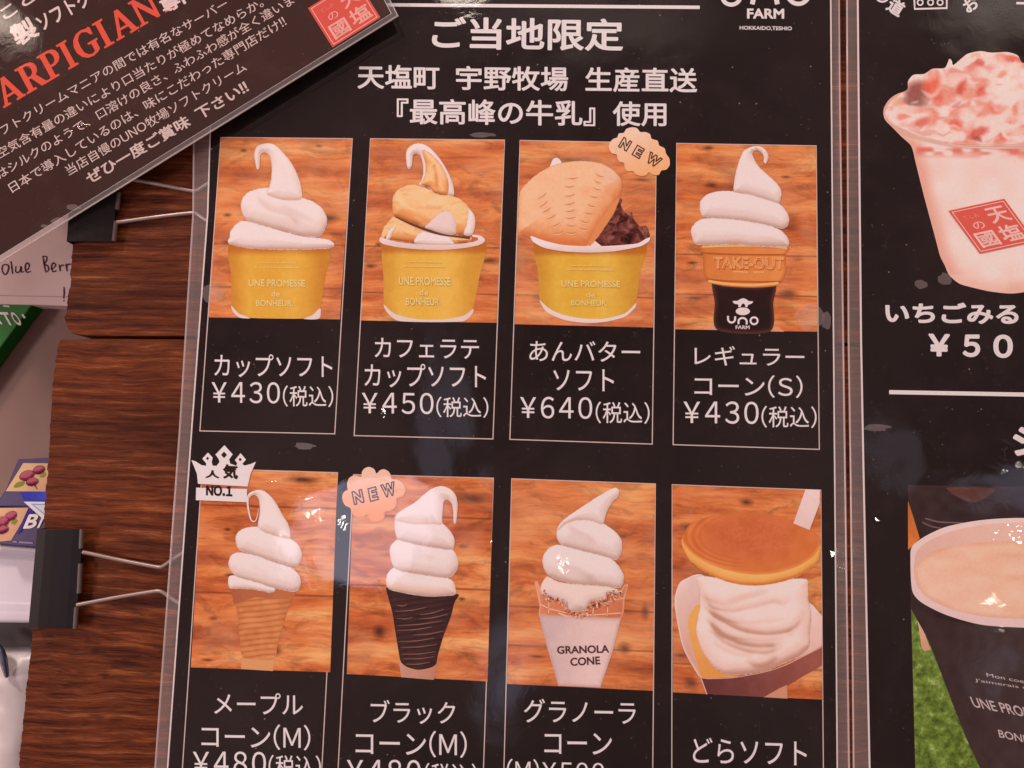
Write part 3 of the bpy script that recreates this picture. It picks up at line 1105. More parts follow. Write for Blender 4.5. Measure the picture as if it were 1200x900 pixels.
# --- picture 4: small cone
D1 = lambda p: K(785, 160, .15, p)
D2 = lambda p: K(785, 270, .15, p)
p4 = PIC[4]
shape('printed_saucer', p4, D2([(260, 775), (300, 742), (372, 722), (420, 780)]), ZS, (226, 150, 110), smooth=False)
shape('printed_saucer', p4, D2([(760, 788), (790, 735), (850, 755), (895, 792)]), ZS, (226, 146, 106), smooth=False)
shape('printed_black_cup', p4, D2([(332, 405), (450, 425), (650, 440), (824, 425), (808, 560), (780, 790), (374, 778), (350, 560)]), ZS + DZ, grad((58, 34, 32), (44, 26, 26), 835, 300, 850, 380, edge=(104, 62, 52), er=6))
shape('printed_wafer', p4, D2([(210, 118), (400, 108), (650, 108), (930, 128), (930, 158), (905, 190), (908, 320), (872, 402), (820, 436), (650, 447), (450, 438), (320, 412), (286, 376), (262, 340), (256, 180)]), ZS + 2 * DZ, grad((214, 122, 62), (232, 140, 76), 820, 290, 925, 320, edge=(196, 96, 50), er=5))
strokes('printed_wafer_ridge', p4, [(D2([(240, 176), (450, 186), (700, 190), (905, 190)]), 2.0), (D2([(290, 380), (450, 396), (700, 402), (870, 400)]), 2.2)], ZS + 3 * DZ, (184, 92, 48))
strokes('printed_wafer_ridge', p4, [(D2([(250, 128), (500, 120), (760, 122), (915, 140)]), 2.4), (D2([(300, 396), (450, 418), (650, 428), (850, 412)]), 3.0)], ZS + 4 * DZ, (246, 174, 104))
letters('wafer_lettering', p4, [box_txt('TAKE-OUT', 836.5, 919.5, 301.3, 316, .012, .05)], ZS + 3 * DZ, (192, 94, 50))
letters('wafer_lettering', p4, [box_txt('TAKE-OUT', 836, 919, 300.4, 315, .012, .04)], ZS + 4 * DZ, (238, 156, 98))
strokes('wafer_lettering', p4, [(D2([(495, 322), (610, 327)]), 1.5), (D2([(650, 326), (735, 325)]), 1.5)], ZS + 4 * DZ, (242, 166, 108), False)
shape('printed_swirl', p4, D1([(165, 755), (170, 710), (215, 660), (270, 640), (400, 636), (600, 655), (760, 690), (860, 728), (915, 780), (933, 830), (920, 862), (700, 858), (520, 842), (350, 850), (200, 842), (178, 800)]), ZS + 5 * DZ, cream(15, seed=31))
shape('printed_swirl', p4, D1([(232, 548), (240, 500), (290, 452), (380, 426), (500, 428), (640, 452), (760, 492), (860, 528), (915, 590), (933, 650), (918, 700), (880, 722), (760, 692), (560, 656), (350, 638), (262, 626), (238, 590)]), ZS + 6 * DZ, cream(15, seed=32))
shape('printed_swirl', p4, D1([(506, 432), (500, 370), (515, 280), (540, 190), (570, 122), (620, 86), (690, 75), (745, 100), (770, 150), (762, 198), (746, 212), (730, 198), (735, 162), (716, 128), (685, 108), (655, 112), (644, 135), (672, 200), (722, 262), (800, 330), (856, 392), (873, 445), (862, 505), (848, 525), (760, 495), (620, 455)]), ZS + 7 * DZ, cream(13, seed=33, lo=(206, 160, 142)))
cow = [(D2([(492, 555), (520, 550), (548, 568), (540, 582), (510, 575)]))]
shape('printed_cow_emblem', p4, D2([(490, 552), (530, 550), (548, 538), (575, 530), (600, 540), (615, 552), (652, 555), (640, 572), (610, 582), (605, 600), (592, 600), (585, 578), (572, 570), (560, 580), (552, 600), (535, 600), (536, 580), (505, 572)]), ZS + 5 * DZ, (234, 206, 200))
an = np.linspace(0, 2 * math.pi, 18)[:-1]
shape('printed_cow_emblem', p4, D2([(570 + 56 * math.cos(t), 632 + 30 * math.sin(t)) for t in an]), ZS + 5 * DZ, (234, 206, 200))


def arc(cx, cy, rx, ry, a0, a1, n_=12):
    return [(cx + rx * math.cos(math.radians(a)), cy + ry * math.sin(math.radians(a))) for a in np.linspace(a0, a1, n_)]


strokes('cup_lettering', p4, [(D2([(455, 668)] + arc(482, 690, 28, 30, 180, 0) + [(510, 672)]), 2.3), (D2([(536, 732)] + arc(568, 712, 32, 28, 180, 360) + [(600, 735)]), 2.3), (D2(arc(658, 706, 28, 27, 0, 360, 20)), 2.3)], ZS + 5 * DZ, (234, 206, 200))
letters('cup_lettering', p4, [box_txt('FARM', 862, 878.5, 381.3, 385.6, .01, .03)], ZS + 5 * DZ, (230, 200, 194))

# --- picture 5: maple cone
E1 = lambda p: K(215, 515, .16115, p)
E2 = lambda p: K(215, 650, .16667, p)
p5 = PIC[5]


def ridged(c_lo, c_hi, k, ang, seed, dark=None, x0=0, x1=1):
    def f(x, y, d, near):
        ph = (y + ang * x) / k + .14 * vnoise(x, y, 22, seed)
        s = np.abs(np.sin(math.pi * ph)) ** .55
        s = s * (.85 + .2 * vnoise(x * .4, y, 7, seed + 3))
        c = mix3(c_lo, c_hi, np.clip(s + .15 * vnoise(x, y, 6, seed + 1), 0, 1))
        u = np.clip((x - x0) / (x1 - x0), 0, 1)
        w = np.clip(sstep(.62, 1, u) * .35 + (1 - sstep(0, .18, u)) * .35, 0, 1)[:, None]
        return c * (1 - w) + np.asarray(dark if dark is not None else c_lo, float) * w
    return f


shape('printed_cone_stand', p5, E2([(408, 715), (404, 804), (630, 818), (642, 722)]), ZS, (222, 148, 98), smooth=False)
shape('printed_cone', p5, E2([(335, 230), (345, 300), (370, 370), (385, 480), (395, 580), (404, 690), (430, 727), (540, 737), (642, 727), (665, 610), (700, 500), (742, 360), (788, 250), (700, 240), (600, 255), (450, 235)]), ZS + DZ, ridged((178, 92, 50), (226, 142, 88), 6.6, .12, 41, (170, 86, 50), 272, 345))
shape('printed_cone_lip', p5, E2([(335, 232), (345, 300), (362, 345), (500, 300), (620, 310), (760, 310), (788, 250), (700, 240), (600, 255), (450, 235)]), ZS + 2 * DZ, grad((176, 96, 62), (196, 110, 68), 275, 690, 345, 700))
shape('printed_swirl', p5, E2([(313, 200), (322, 150), (370, 148), (500, 188), (642, 236), (642, 258), (605, 267), (500, 247), (400, 240), (330, 238)]), ZS + 3 * DZ, cream(7, seed=42))
shape('printed_swirl', p5, E2([(316, 65), (325, 22), (352, -8), (400, -16), (480, -2), (650, 55), (760, 92), (812, 140), (827, 190), (816, 240), (770, 262), (640, 236), (500, 192), (370, 152), (328, 105)]), ZS + 4 * DZ, cream(14, seed=43, creases=[(E2([(480, 60), (540, 100), (620, 130)]), 3, 5, .15)]))
shape('printed_swirl', p5, E1([(378, 722), (385, 690), (420, 655), (500, 633), (570, 640), (700, 685), (775, 720), (832, 762), (862, 830), (850, 890), (820, 925), (720, 905), (600, 868), (500, 838), (410, 805), (385, 765)]), ZS + 5 * DZ, cream(15, seed=44))
shape('printed_swirl', p5, E1([(545, 645), (555, 530), (550, 445), (530, 408), (502, 405), (478, 430), (462, 440), (458, 425), (475, 393), (520, 370), (570, 367), (622, 400), (675, 465), (722, 550), (762, 615), (778, 690), (770, 725), (660, 700)]), ZS + 6 * DZ, cream(12, seed=45, lo=(212, 166, 150)))
strokes('printed_swirl', p5, [(E1([(466, 425), (468, 480), (478, 540), (492, 585), (510, 598), (528, 585), (540, 545), (546, 500)]), [2.6, 2.2, 2.0, 1.8, 1.6, 1.2, .8, .5])], ZS + 7 * DZ, (238, 204, 194))

# --- picture 6: black cone
F1 = lambda p: K(395, 540, .15833, p)
F2 = lambda p: K(395, 665, .15833, p)
p6 = PIC[6]
shape('printed_cone_stand', p6, F2([(458, 700), (474, 812), (716, 832), (738, 710)]), ZS, grad((206, 146, 122), (196, 128, 106), 470, 780, 508, 780), smooth=False)
shape('printed_cone', p6, F2([(362, 150), (375, 205), (392, 270), (410, 340), (435, 500), (460, 650), (474, 702), (520, 737), (600, 757), (690, 742), (732, 716), (745, 650), (790, 500), (840, 370), (868, 262), (902, 203), (860, 196), (700, 206), (560, 195), (400, 155)]), ZS + DZ, ridged((50, 26, 26), (74, 46, 44), 6.4, .16, 51, (46, 24, 24), 452, 538))
lines = []
for (y0, y1, xa, xb) in [(325, 295, 430, 660), (375, 370, 440, 560), (350, 310, 610, 790), (382, 345, 605, 820), (430, 395, 440, 780), (465, 440, 440, 700), (500, 470, 560, 790), (548, 522, 455, 720), (590, 570, 470, 740), (642, 622, 480, 730), (675, 660, 490, 720), (715, 700, 510, 690), (280, 275, 440, 520)]:
    lines.append((F2([(xa, y0), ((xa + xb) / 2, (y0 + y1) / 2 + 8), (xb, y1)]), [.4, 1.1, .5]))
strokes('printed_cone_ridge', p6, lines, ZS + 2 * DZ, (142, 96, 84))
shape('printed_swirl', p6, F2([(362, 85), (375, 42), (410, 5), (450, -5), (560, 28), (700, 52), (820, 78), (866, 112), (882, 190), (860, 206), (700, 216), (560, 202), (400, 168), (368, 140)]), ZS + 3 * DZ, cream(13, seed=52, mid=(234, 190, 170)))
shape('printed_swirl', p6, F1([(388, 655), (410, 612), (450, 582), (560, 592), (700, 615), (850, 655), (892, 720), (897, 780), (872, 832), (828, 868), (700, 855), (560, 835), (440, 805), (400, 745)]), ZS + 4 * DZ, cream(16, seed=53, creases=[(F1([(590, 640), (660, 680), (720, 740)]), 3, 5, .15)]))
shape('printed_swirl', p6, F1([(430, 530), (424, 455), (440, 395), (520, 360), (640, 380), (760, 445), (830, 510), (866, 570), (870, 622), (850, 660), (700, 642), (560, 615), (455, 585)]), ZS + 5 * DZ, cream(16, seed=54))
shape('printed_swirl', p6, F1([(432, 440), (445, 390), (500, 352), (570, 312), (640, 252), (700, 206), (770, 187), (830, 204), (876, 250), (892, 320), (888, 400), (880, 462), (870, 470), (862, 455), (860, 380), (850, 322), (822, 290), (796, 290), (784, 330), (778, 430), (772, 475), (700, 470), (560, 470)]), ZS + 6 * DZ, cream(13, seed=55, lo=(222, 178, 160)))

# --- picture 7: granola cone
G1 = lambda p: K(590, 555, .16115, p)
G2 = lambda p: K(590, 670, .16115, p)
p7 = PIC[7]
shape('printed_cone', p7, G2([(228, 72), (248, 70), (262, 112), (285, 160), (340, 185), (640, 225), (745, 195), (765, 160), (842, 150), (878, 96), (906, 92), (882, 190), (852, 338), (650, 336), (500, 330), (265, 318), (262, 250), (244, 150)]), ZS, grad((222, 134, 96), (206, 112, 74), 640, 700, 725, 720, edge=(240, 178, 146), er=3, nz_=9))
strokes('printed_cone_ridge', p7, [(G2([(265, 235), (330, 268), (460, 300), (640, 315), (855, 300)]), 1.2), (G2([(640, 232), (740, 225), (880, 190)]), 1.2), (G2([(330, 200), (328, 300)]), 1.0), (G2([(655, 235), (650, 320)]), 1.0), (G2([(760, 215), (755, 320)]), 1.0), (G2([(400, 300), (480, 330), (600, 322)]), 1.6)], ZS + DZ, (246, 186, 152), False)
shape('printed_paper_sleeve', p7, G2([(256, 312), (450, 325), (650, 336), (854, 340), (800, 560), (705, 842), (398, 828), (380, 762), (320, 560)]), ZS + 2 * DZ, grad((214, 174, 168), (234, 192, 182), 640, 730, 690, 732, edge=(204, 158, 148), er=5), smooth=False)
crumb = []
rc = random.Random(5)
for pts in (G2([(290, 165), (340, 195), (430, 220), (470, 285), (520, 315), (600, 305), (640, 240), (740, 210), (770, 165), (850, 150)]), G2([(640, 255), (720, 235), (790, 200), (860, 175)])):
    q_ = catmull(pts, 1.1, False)
    for x, y in q_:
        for _ in range(2):
            a = rc.uniform(0, 3.14)
            r = rc.uniform(.6, 1.7)
            cx, cy = x + rc.gauss(0, 1.6), y + rc.gauss(0, 1.8)
            crumb.append((cx - r * math.cos(a), cy - r * math.sin(a), cx + r * math.cos(a), cy + r * math.sin(a), rc.uniform(.9, 2.2), rc.randrange(3)))
for g_, colr in enumerate([(228, 142, 104), (246, 186, 156), (196, 100, 68)]):
    strokes('printed_granola', p7, [([(a, b_), (c_, d_)], w_) for a, b_, c_, d_, w_, k_ in crumb if k_ == g_], ZS + (7 + g_ * .3) * DZ, colr, False)
letters('sleeve_lettering', p7, [('GRANOLA', (653, 766.5), (714, 765.0), (652.5, 757.2), .03), ('CONE', (668.5, 780.6), (703.5, 778.6), (668, 771), .03)], ZS + 3 * DZ, (92, 52, 46))
shape('printed_swirl', p7, G2([(268, 125), (285, 70), (322, 35), (400, 72), (540, 92), (700, 102), (830, 126), (866, 152), (770, 165), (740, 205), (640, 230), (600, 275), (540, 295), (480, 285), (430, 225), (340, 192), (288, 172)]), ZS + 3 * DZ, cream(13, seed=61, hi=(244, 206, 192), creases=[(G2([(430, 200), (500, 235), (580, 265)]), 4, 4, .2)]))
shape('printed_swirl', p7, G1([(284, 625), (300, 575), (340, 535), (400, 516), (500, 540), (640, 570), (760, 602), (830, 660), (872, 730), (872, 790), (842, 832), (700, 818), (540, 806), (420, 782), (330, 742), (292, 685)]), ZS + 4 * DZ, cream(17, seed=62, creases=[(G1([(405, 600), (440, 660), (540, 700), (640, 745), (700, 770)]), 3, 6, .36)]))
shape('printed_swirl', p7, G1([(384, 435), (396, 388), (450, 340), (560, 325), (700, 350), (800, 410), (852, 470), (864, 530), (852, 590), (820, 628), (700, 594), (560, 560), (430, 524), (393, 482)]), ZS + 5 * DZ, cream(17, seed=63, creases=[(G1([(455, 350), (520, 410), (600, 450), (650, 490), (665, 530)]), 3, 6, .40)]))
shape('printed_swirl', p7, G1([(390, 420), (405, 370), (450, 325), (540, 262), (640, 195), (740, 135), (815, 102), (842, 125), (836, 165), (790, 212), (750, 285), (722, 368), (640, 345), (540, 340), (450, 370)]), ZS + 6 * DZ, cream(11, seed=64, lo=(214, 168, 150)))

# --- picture 8: pancake sandwich
H1 = lambda p: K(780, 560, .15833, p)
H2 = lambda p: K(780, 680, .16667, p)
p8 = PIC[8]
shape('printed_paper_wrap', p8, H2([(64, 130), (88, 40), (118, 2), (250, -40), (400, 100), (300, 500), (258, 684), (190, 605), (120, 465), (76, 265)]), ZS, grad((238, 198, 186), (222, 164, 142), 790, 690, 830, 740, edge=(246, 214, 204), er=2.5))
shape('printed_paper_wrap', p8, H2([(1000, 150), (1040, 180), (1103, 255), (1098, 465), (1010, 512), (900, 560), (960, 380)]), ZS, grad((244, 200, 188), (236, 182, 164), 955, 710, 945, 770), smooth=False)
shape('printed_pancake', p8, H2([(238, 175), (165, 255), (162, 345), (190, 470), (225, 590), (258, 684), (380, 692), (520, 690), (400, 600), (300, 460)]), ZS + DZ, grad((242, 170, 92), (232, 150, 78), 812, 720, 832, 790))
shape('printed_carton', p8, H2([(248, 682), (300, 690), (480, 682), (700, 642), (850, 592), (1010, 512), (1099, 462), (1099, 600), (960, 678), (860, 740), (830, 828), (284, 800)]), ZS + 2 * DZ, grad((112, 58, 54), (164, 90, 76), 840, 810, 960, 770, nz_=4), smooth=False)
shape('printed_carton', p8, H2([(690, 822), (800, 760), (855, 735), (858, 832)]), ZS + 3 * DZ, (214, 140, 110), smooth=False)
strokes('printed_carton_edge', p8, [(H2([(248, 684), (290, 802)]), 1.4), (H2([(250, 684), (300, 692), (480, 684), (700, 644), (850, 594), (1010, 514), (1097, 470)]), .9)], ZS + 4 * DZ, (230, 164, 142))


cr8 = [(H2([(235, 60), (300, 130), (420, 165), (560, 120), (760, 60)]), 5, 3, .45), (H2([(240, 100), (330, 190), (470, 215), (640, 180), (760, 152), (830, 165), (900, 105)]), 4, 2, .5), (H2([(255, 170), (340, 250), (460, 320), (560, 360), (700, 378), (860, 358), (975, 270)]), 6, 2, .75),
       (H2([(265, 250), (380, 370), (520, 440), (640, 462), (760, 457), (830, 415)]), 6, 2, .65), (H2([(290, 330), (420, 440), (560, 495), (700, 514), (790, 484), (860, 430)]), 6, 2, .6), (H2([(320, 430), (430, 500), (540, 530), (640, 525)]), 5, 2, .3), (H2([(560, 560), (640, 600), (720, 590), (800, 520)]), 5, 3, .35), (H2([(860, 400), (920, 330), (985, 200)]), 5, 3, .3)]
cr8 = [(p_, u_ * 1.15, d_, k_ * .95) for p_, u_, d_, k_ in cr8]
cr8 += [(H2([(240, 130), (300, 215), (400, 275), (560, 300), (700, 290), (900, 270)]), 4, 2, .22), (H2([(300, 300), (400, 395), (540, 410), (700, 420), (900, 395)]), 4, 2, .22)]
folds8 = cream(18, hi=(247, 212, 200), mid=(240, 196, 180), lo=(200, 142, 120), seed=70, creases=cr8)
shape('printed_swirl', p8, H2([(232, -30), (500, 0), (985, -10), (1002, 60), (1006, 150), (1022, 250), (1012, 380), (1005, 470), (930, 540), (820, 590), (720, 634), (560, 664), (420, 660), (330, 600), (250, 480), (215, 365), (222, 280), (240, 190), (238, 80)]), ZS + 5 * DZ, folds8)
shape('printed_pancake', p8, H1([(116, 470), (126, 440), (180, 365), (290, 315), (450, 290), (600, 284), (800, 296), (960, 345), (1080, 412), (1138, 470), (1146, 560), (1112, 642), (1000, 722), (850, 772), (700, 797), (560, 792), (420, 757), (280, 692), (180, 612), (126, 515)]), ZS + 6 * DZ, cream(11, hi=(246, 180, 106), mid=(240, 166, 88), lo=(210, 112, 54), seed=71))


def brown8(x, y, d, near):
    u, v = (x - 880) / 84.0, (y - 628) / 40.0
    r = np.sqrt(u * u + v * v)
    c = mix3((210, 106, 62), (220, 118, 62), sstep(.4, 1.05, r + .12 * vnoise(x, y, 8, 73)))
    rg = np.sin(r * 60) * sstep(.6, .85, r) * (1 - sstep(-.5, .1, u)) * 9
    e = ((1 - sstep(0, 4.5, d)) * sstep(-.1, .4, v))[:, None] * .7
    c = c + rg[:, None] + 6 * vnoise(x, y, 2.2, 75)[:, None] * sstep(.9, .2, r)[:, None] + 5 * vnoise(x, y, 10, 76)[:, None]
    return c * (1 - e) + np.array((238, 156, 80.0)) * e


shape('printed_pancake_top', p8, H1([(122, 450), (135, 410), (180, 345), (285, 296), (450, 268), (600, 262), (800, 273), (955, 323), (1085, 392), (1140, 450), (1143, 500), (1095, 580), (980, 655), (820, 704), (650, 716), (480, 690), (330, 640), (215, 575), (140, 500)]), ZS + 7 * DZ, brown8)
shape('printed_spoon', p8, H1([(1036, 84), (1143, 90), (1140, 190), (1066, 386), (945, 336)]), ZS + 8 * DZ, grad((244, 206, 198), (236, 194, 180), 960, 575, 940, 620), smooth=False)

# --- badges
BZ = ZS + 8 * DZ
bd1 = K(590, 140, .4329, [(286, 80), (287, 64), (298, 52), (308, 49), (312, 38), (326, 36), (332, 26), (348, 21), (362, 24), (370, 34), (384, 34), (397, 40), (401, 52), (418, 58), (421, 70), (436, 78), (440, 92), (449, 106), (450, 124), (440, 136), (428, 138), (420, 150), (405, 149), (394, 143), (386, 151), (372, 153), (358, 148), (351, 140), (336, 140), (328, 130), (327, 118), (314, 114), (308, 104), (306, 94), (294, 92)])
shape('new_badge', main, bd1, BZ, grad((246, 194, 166), (246, 170, 116), 740, 155, 755, 205))
bd2 = F1([(75, 195), (76, 160), (92, 125), (130, 108), (178, 118), (184, 82), (205, 55), (238, 45), (275, 62), (292, 95), (315, 72), (345, 62), (380, 78), (398, 108), (405, 135), (445, 140), (485, 165), (506, 215), (492, 258), (440, 280), (443, 315), (425, 352), (392, 372), (352, 378), (352, 415), (330, 442), (290, 456), (250, 445), (228, 412), (222, 398), (185, 418), (140, 415), (108, 390), (98, 350), (60, 330), (38, 285), (42, 245), (62, 222), (80, 215)])
shape('new_badge', main, bd2, BZ, grad((244, 190, 168), (244, 146, 90), 430, 552, 436, 606))


def outlined(parent, items, z, dark, light):
    letters('badge_lettering', parent, [(q_[0], q_[1], q_[2], q_[3], 0) for q_ in items], z, dark, outline=.72, fatten=.045)


r1 = np.array([.857, .515])
u1 = np.array([.515, -.857])


def rotbox(ch, c, w, h, r, u):
    c, r, u = map(lambda a: np.asarray(a, float), (c, r, u))
    bl = c - r * w / 2 - u * h / 2
    return (ch, tuple(bl), tuple(bl + r * w), tuple(bl + u * h))


outlined(main, [rotbox('N', (732.5, 169), 10.5, 12.5, r1, u1), rotbox('E', (748, 178), 9.5, 12.5, r1, u1), rotbox('W', (766, 187.5), 16, 12.5, r1, u1)], BZ + DZ, (86, 56, 48), (246, 186, 146))
r2 = np.array([.966, -.258])
u2 = np.array([-.2, -.98])
outlined(main, [rotbox('N', (419.5, 582.5), 11.5, 15, r2, u2), rotbox('E', (437.3, 579), 9.5, 15, r2, u2), rotbox('W', (455.3, 574), 16, 15, r2, u2)], BZ + DZ, (58, 32, 28), (244, 172, 130))
# crown
crown = E1([(58, 150), (90, 160), (130, 186), (166, 192), (164, 172), (137, 140), (178, 95), (213, 132), (205, 165), (212, 190), (240, 192), (262, 165), (256, 142), (232, 110), (298, 42), (358, 108), (332, 145), (340, 175), (385, 192), (390, 172), (374, 150), (415, 100), (455, 146), (428, 178), (445, 190), (490, 178), (527, 162), (506, 210), (488, 250), (466, 342), (105, 322), (98, 250)])
shape('crown_badge', main, crown, BZ, WHITE, smooth=False)
shape('crown_badge', main, E1([(92, 350), (463, 360), (461, 456), (90, 441)]), BZ, WHITE, smooth=False)
for (cx, cy, s) in [(295, 112, 24), (175, 138, 13), (412, 146, 13)]:
    shape('crown_jewel', main, E1([(cx, cy - s), (cx + s * .9, cy), (cx, cy + s), (cx - s * .9, cy)]), BZ + DZ, (48, 28, 28), smooth=False)
letters('crown_lettering', main, [('人', E1([(158, 280)])[0], E1([(262, 283)])[0], E1([(160, 222)])[0], .045), ('気', E1([(285, 284)])[0], E1([(396, 290)])[0], E1([(287, 178)])[0], .040), ('NO.1', E1([(163, 408)])[0], E1([(356, 416)])[0], E1([(164, 332)])[0], .05)], BZ + DZ, (48, 28, 28))

# --- headings and captions
ZT = Z0 + .00024
strokes('heading_rule', main, [([(448, 5.6), (820, 8.6)], 4.0)], ZT, WHITE, False)
letters('heading_text', main, [('ご当地限定', (506, 57.5), (730, 60), (506.5, 19.5), .022)], ZT, WHITE)
letters('heading_text', main, [box_txt('天塩町', 419, 515, 75.5, 104.0, .010, .019), box_txt('宇野牧場', 534.4, 665.8, 77, 105.6, .010, .019), box_txt('生産直送', 686, 817, 78.5, 107.4, .010, .019)], ZT, WHITE)
letters('heading_text', main, [box_txt('『最高峰の牛乳』', 465, 697.5, 115.3, 145.5, .010, .018), box_txt('使用', 718, 781, 118.5, 147.6, .010, .018)], ZT, WHITE)
strokes('logo_lettering', main, [([(846.5, -16), (846.5, -2)] + arc(857, -4, 10.5, 9.5, 180, 0) + [(867.5, -16)], 4.8), ([(881.5, 5), (886, -10), (897, -17), (907, -10), (911, 5)], 5.5), (arc(935.5, -9, 13, 13.5, 0, 360, 26), 5.0)], ZT, WHITE)
letters('logo_lettering', main, [box_txt('FARM', 875.4, 919, 9.9, 21.8, .004, .035), box_txt('HOKKAIDO,TESHIO', 866.7, 928, 30.2, 35.4, .014, .028)], ZT, WHITE)

CAP = {
    1: [('product_name', [('カップソフト', 251, 389.5, 414.5, 441.5, .012)]), ('price_text', [('¥430', 248, 328, 447, 472, .012), ('(税込)', 331.5, 390.5, 451.6, 476.5, .012)])],
    2: [('product_name', [('カフェラテ', 439, 561.3, 395.8, 419.2, .012), ('カップソフト', 427, 569.5, 425.6, 453.5, .012)]), ('price_text', [('¥450', 424, 508, 459.5, 484.5, .012), ('(税込)', 511.3, 572.3, 464.8, 489, .012)])],
    3: [('product_name', [('あんバター', 620.3, 750.2, 399, 423, .012), ('ソフト', 648.4, 719.5, 432, 457.5, .015)]), ('price_text', [('¥640', 609.5, 694, 464.5, 490, .012), ('(税込)', 698, 761.3, 470.5, 496, .012)])],
    4: [('product_name', [('レギュラー', 813.8, 942.6, 405, 428, .012), ('コーン(S)', 813.8, 940.5, 438.6, 465, .012)]), ('price_text', [('¥430', 801, 889, 469.7, 496, .012), ('(税込)', 892.3, 957, 475.5, 501, .012)])],
    5: [('product_name', [('メープル', 251, 355, 811.5, 836.5, .012), ('コーン(M)', 236, 363.7, 847.5, 877.5, .016)]), ('price_text', [('¥480', 226, 311.7, 880, 907, .012), ('(税込)', 314.7, 376, 884.5, 911, .014)])],
    6: [('product_name', [('ブラック', 434.4, 533.5, 820, 847.5, .015), ('コーン(M)', 416.7, 547, 854.7, 886, .018)]), ('price_text', [('¥480', 406.4, 493, 889.6, 917, .012), ('(税込)', 497, 559, 894, 921, .014)])],
    7: [('product_name', [('グラノーラ', 614, 745, 818.5, 846.5, .022), ('コーン', 638, 717, 858.5, 883.5, .012)]), ('price_text', [('(M)¥500', 594, 708, 889, 914, .02)])],
    8: [('product_name', [('どらソフト', 812, 945.5, 864, 893.5, .030)]), ('price_text', [('¥580(税込)', 800, 955, 912, 940, .02)])],
}
for k, items in CAP.items():
    for nm, ls in items:
        letters(nm, main, [box_txt(s, x0, x1, a, b_, sl, .004) for s, x0, x1, a, b_, sl in ls], ZT, WHITE)


def bubble(parent, c, rx, ry, z, seed, m=SMUDGE):
    r = np.random.default_rng(seed)
    pts = []
    for t in np.linspace(0, 2 * math.pi, 15)[:-1]:
        k = 1 + .10 * r.normal()
        pts.append((c[0] + rx * k * math.cos(t), c[1] + ry * k * math.sin(t)))
    shape('air_bubble', parent, pts, z, None, m=m)


ZB = Z0 + .00085
for c, rx, ry, s in [((249, 344), 13, 11, 1), ((950, 371), 17, 15, 2), ((357, 523), 12, 4, 3), ((968, 376), 6, 10, 4), ((566, 158), 14, 3, 6)]:
    bubble(main, c, rx, ry, ZB, s)

# ------------------------------------------------------------------ side menu on the right
side = empty('menu_sheet', P(1120, 450, 0), 'black laminated drinks menu with strawberry ice cup and coffee, cut off at right', 'menu', 'laminated menus')
so = [(992, -120), (993, 100), (994.5, 400), (997, 560), (1000.5, 900), (1002, 1010), (1440, 1010), (1440, -120)]
si = [(1003, -120), (1005, 100), (1008, 400), (1011, 560), (1018, 900), (1020, 1010), (1425, 1010), (1425, -120)]
sheet(side, so, si, Z0, BLACK, 2.2)
strokes('heading_rule', side, [([(1042, 459.5), (1400, 466)], 4.8)], ZT, WHITE, False)
letters('product_name', side, [('いちごみるく', (1037.3, 378.8), (1222, 380.5), (1037.3, 353.8), .035)], ZT, WHITE)
letters('price_text', side, [('¥', (1087.8, 417.5), (1113, 418), (1088, 391), .035), ('5', (1128, 418.5), (1148.5, 418.5), (1128.5, 392), .035), ('0', (1164, 419.5), (1187, 419.7), (1164, 392), .035), ('0', (1203, 420), (1226, 420.2), (1203, 392.5), .035)], ZT, WHITE)
letters('product_name', side, [('シ', (1187, 534), (1226, 535), (1187, 500), .04)], ZT, WHITE)
# upper emblem, mostly above the picture
c35, s35 = math.cos(math.radians(32)), math.sin(math.radians(32))
letters('emblem_text', side, [rotbox('道', (1050, 8), 19, 19, (c35, s35), (s35, -c35)) + (.03,)], ZT, WHITE)
letters('emblem_text', side, [rotbox('お', (1137.5, 5), 17, 16, (c35, -s35), (-s35, -c35)) + (.03,)], ZT, WHITE)
strokes('emblem_frame', side, [([(1070.5, -20), (1072, 10.5), (1109.5, 9.5), (1109.5, -20)], 2.6)], ZT, WHITE, False)
strokes('emblem_frame', side, [(arc(x, 2.8, 3.2, 3.2, 0, 360, 16), 1.8) for x in (1078.3, 1090.5, 1101.7)] , ZT, WHITE)
strokes('emblem_rule', side, [([(1191, 3.6), (1215, 4.2)], 2.8)], ZT, WHITE, False)
strokes('emblem_curve', side, [(arc(1034, -4, 7, 6, 20, 160, 8), 2.4)], ZT, WHITE)

# strawberry ice cup
K1 = lambda p: K(1020, 40, .17787, p)
K2 = lambda p: K(1060, 190, .17766, p)
cupo = K1([(85, 520), (92, 480), (130, 425), (200, 385), (500, 330), (1100, 330)]) + [(1330, 130), (1325, 170), (1300, 195), (1285, 240), (1268, 318)] + K2([(880, 835), (760, 862), (680, 866), (560, 852), (440, 825), (360, 800), (295, 745), (265, 680), (235, 620), (195, 470), (130, 230), (75, 10)]) + K1([(270, 740), (210, 680), (130, 600), (95, 560)])


def sundae(x, y, d, near):
    v = (y - 150) / 190.0
    c = mix3((234, 168, 146), (247, 211, 199), np.clip(sstep(0, 22, d) * .9 + .15 * vnoise(x, y, 20, 81), 0, 1))
    red = np.clip(1.1 - np.abs((y - 176 - (x - 1100) * .02) / 9.0), 0, 1) * np.clip(.35 + 1.3 * vnoise(x, y * 2.2, 11, 82), 0, 1)
    c = c * (1 - red[:, None] * .8) + np.array((222, 100, 80.0)) * red[:, None] * .8
    pale = sstep(.3, .9, vnoise(x, y, 22, 83) + (y - 305) / 40.0)[:, None] * .35
    return c * (1 - pale) + np.array((250, 214, 200.0)) * pale


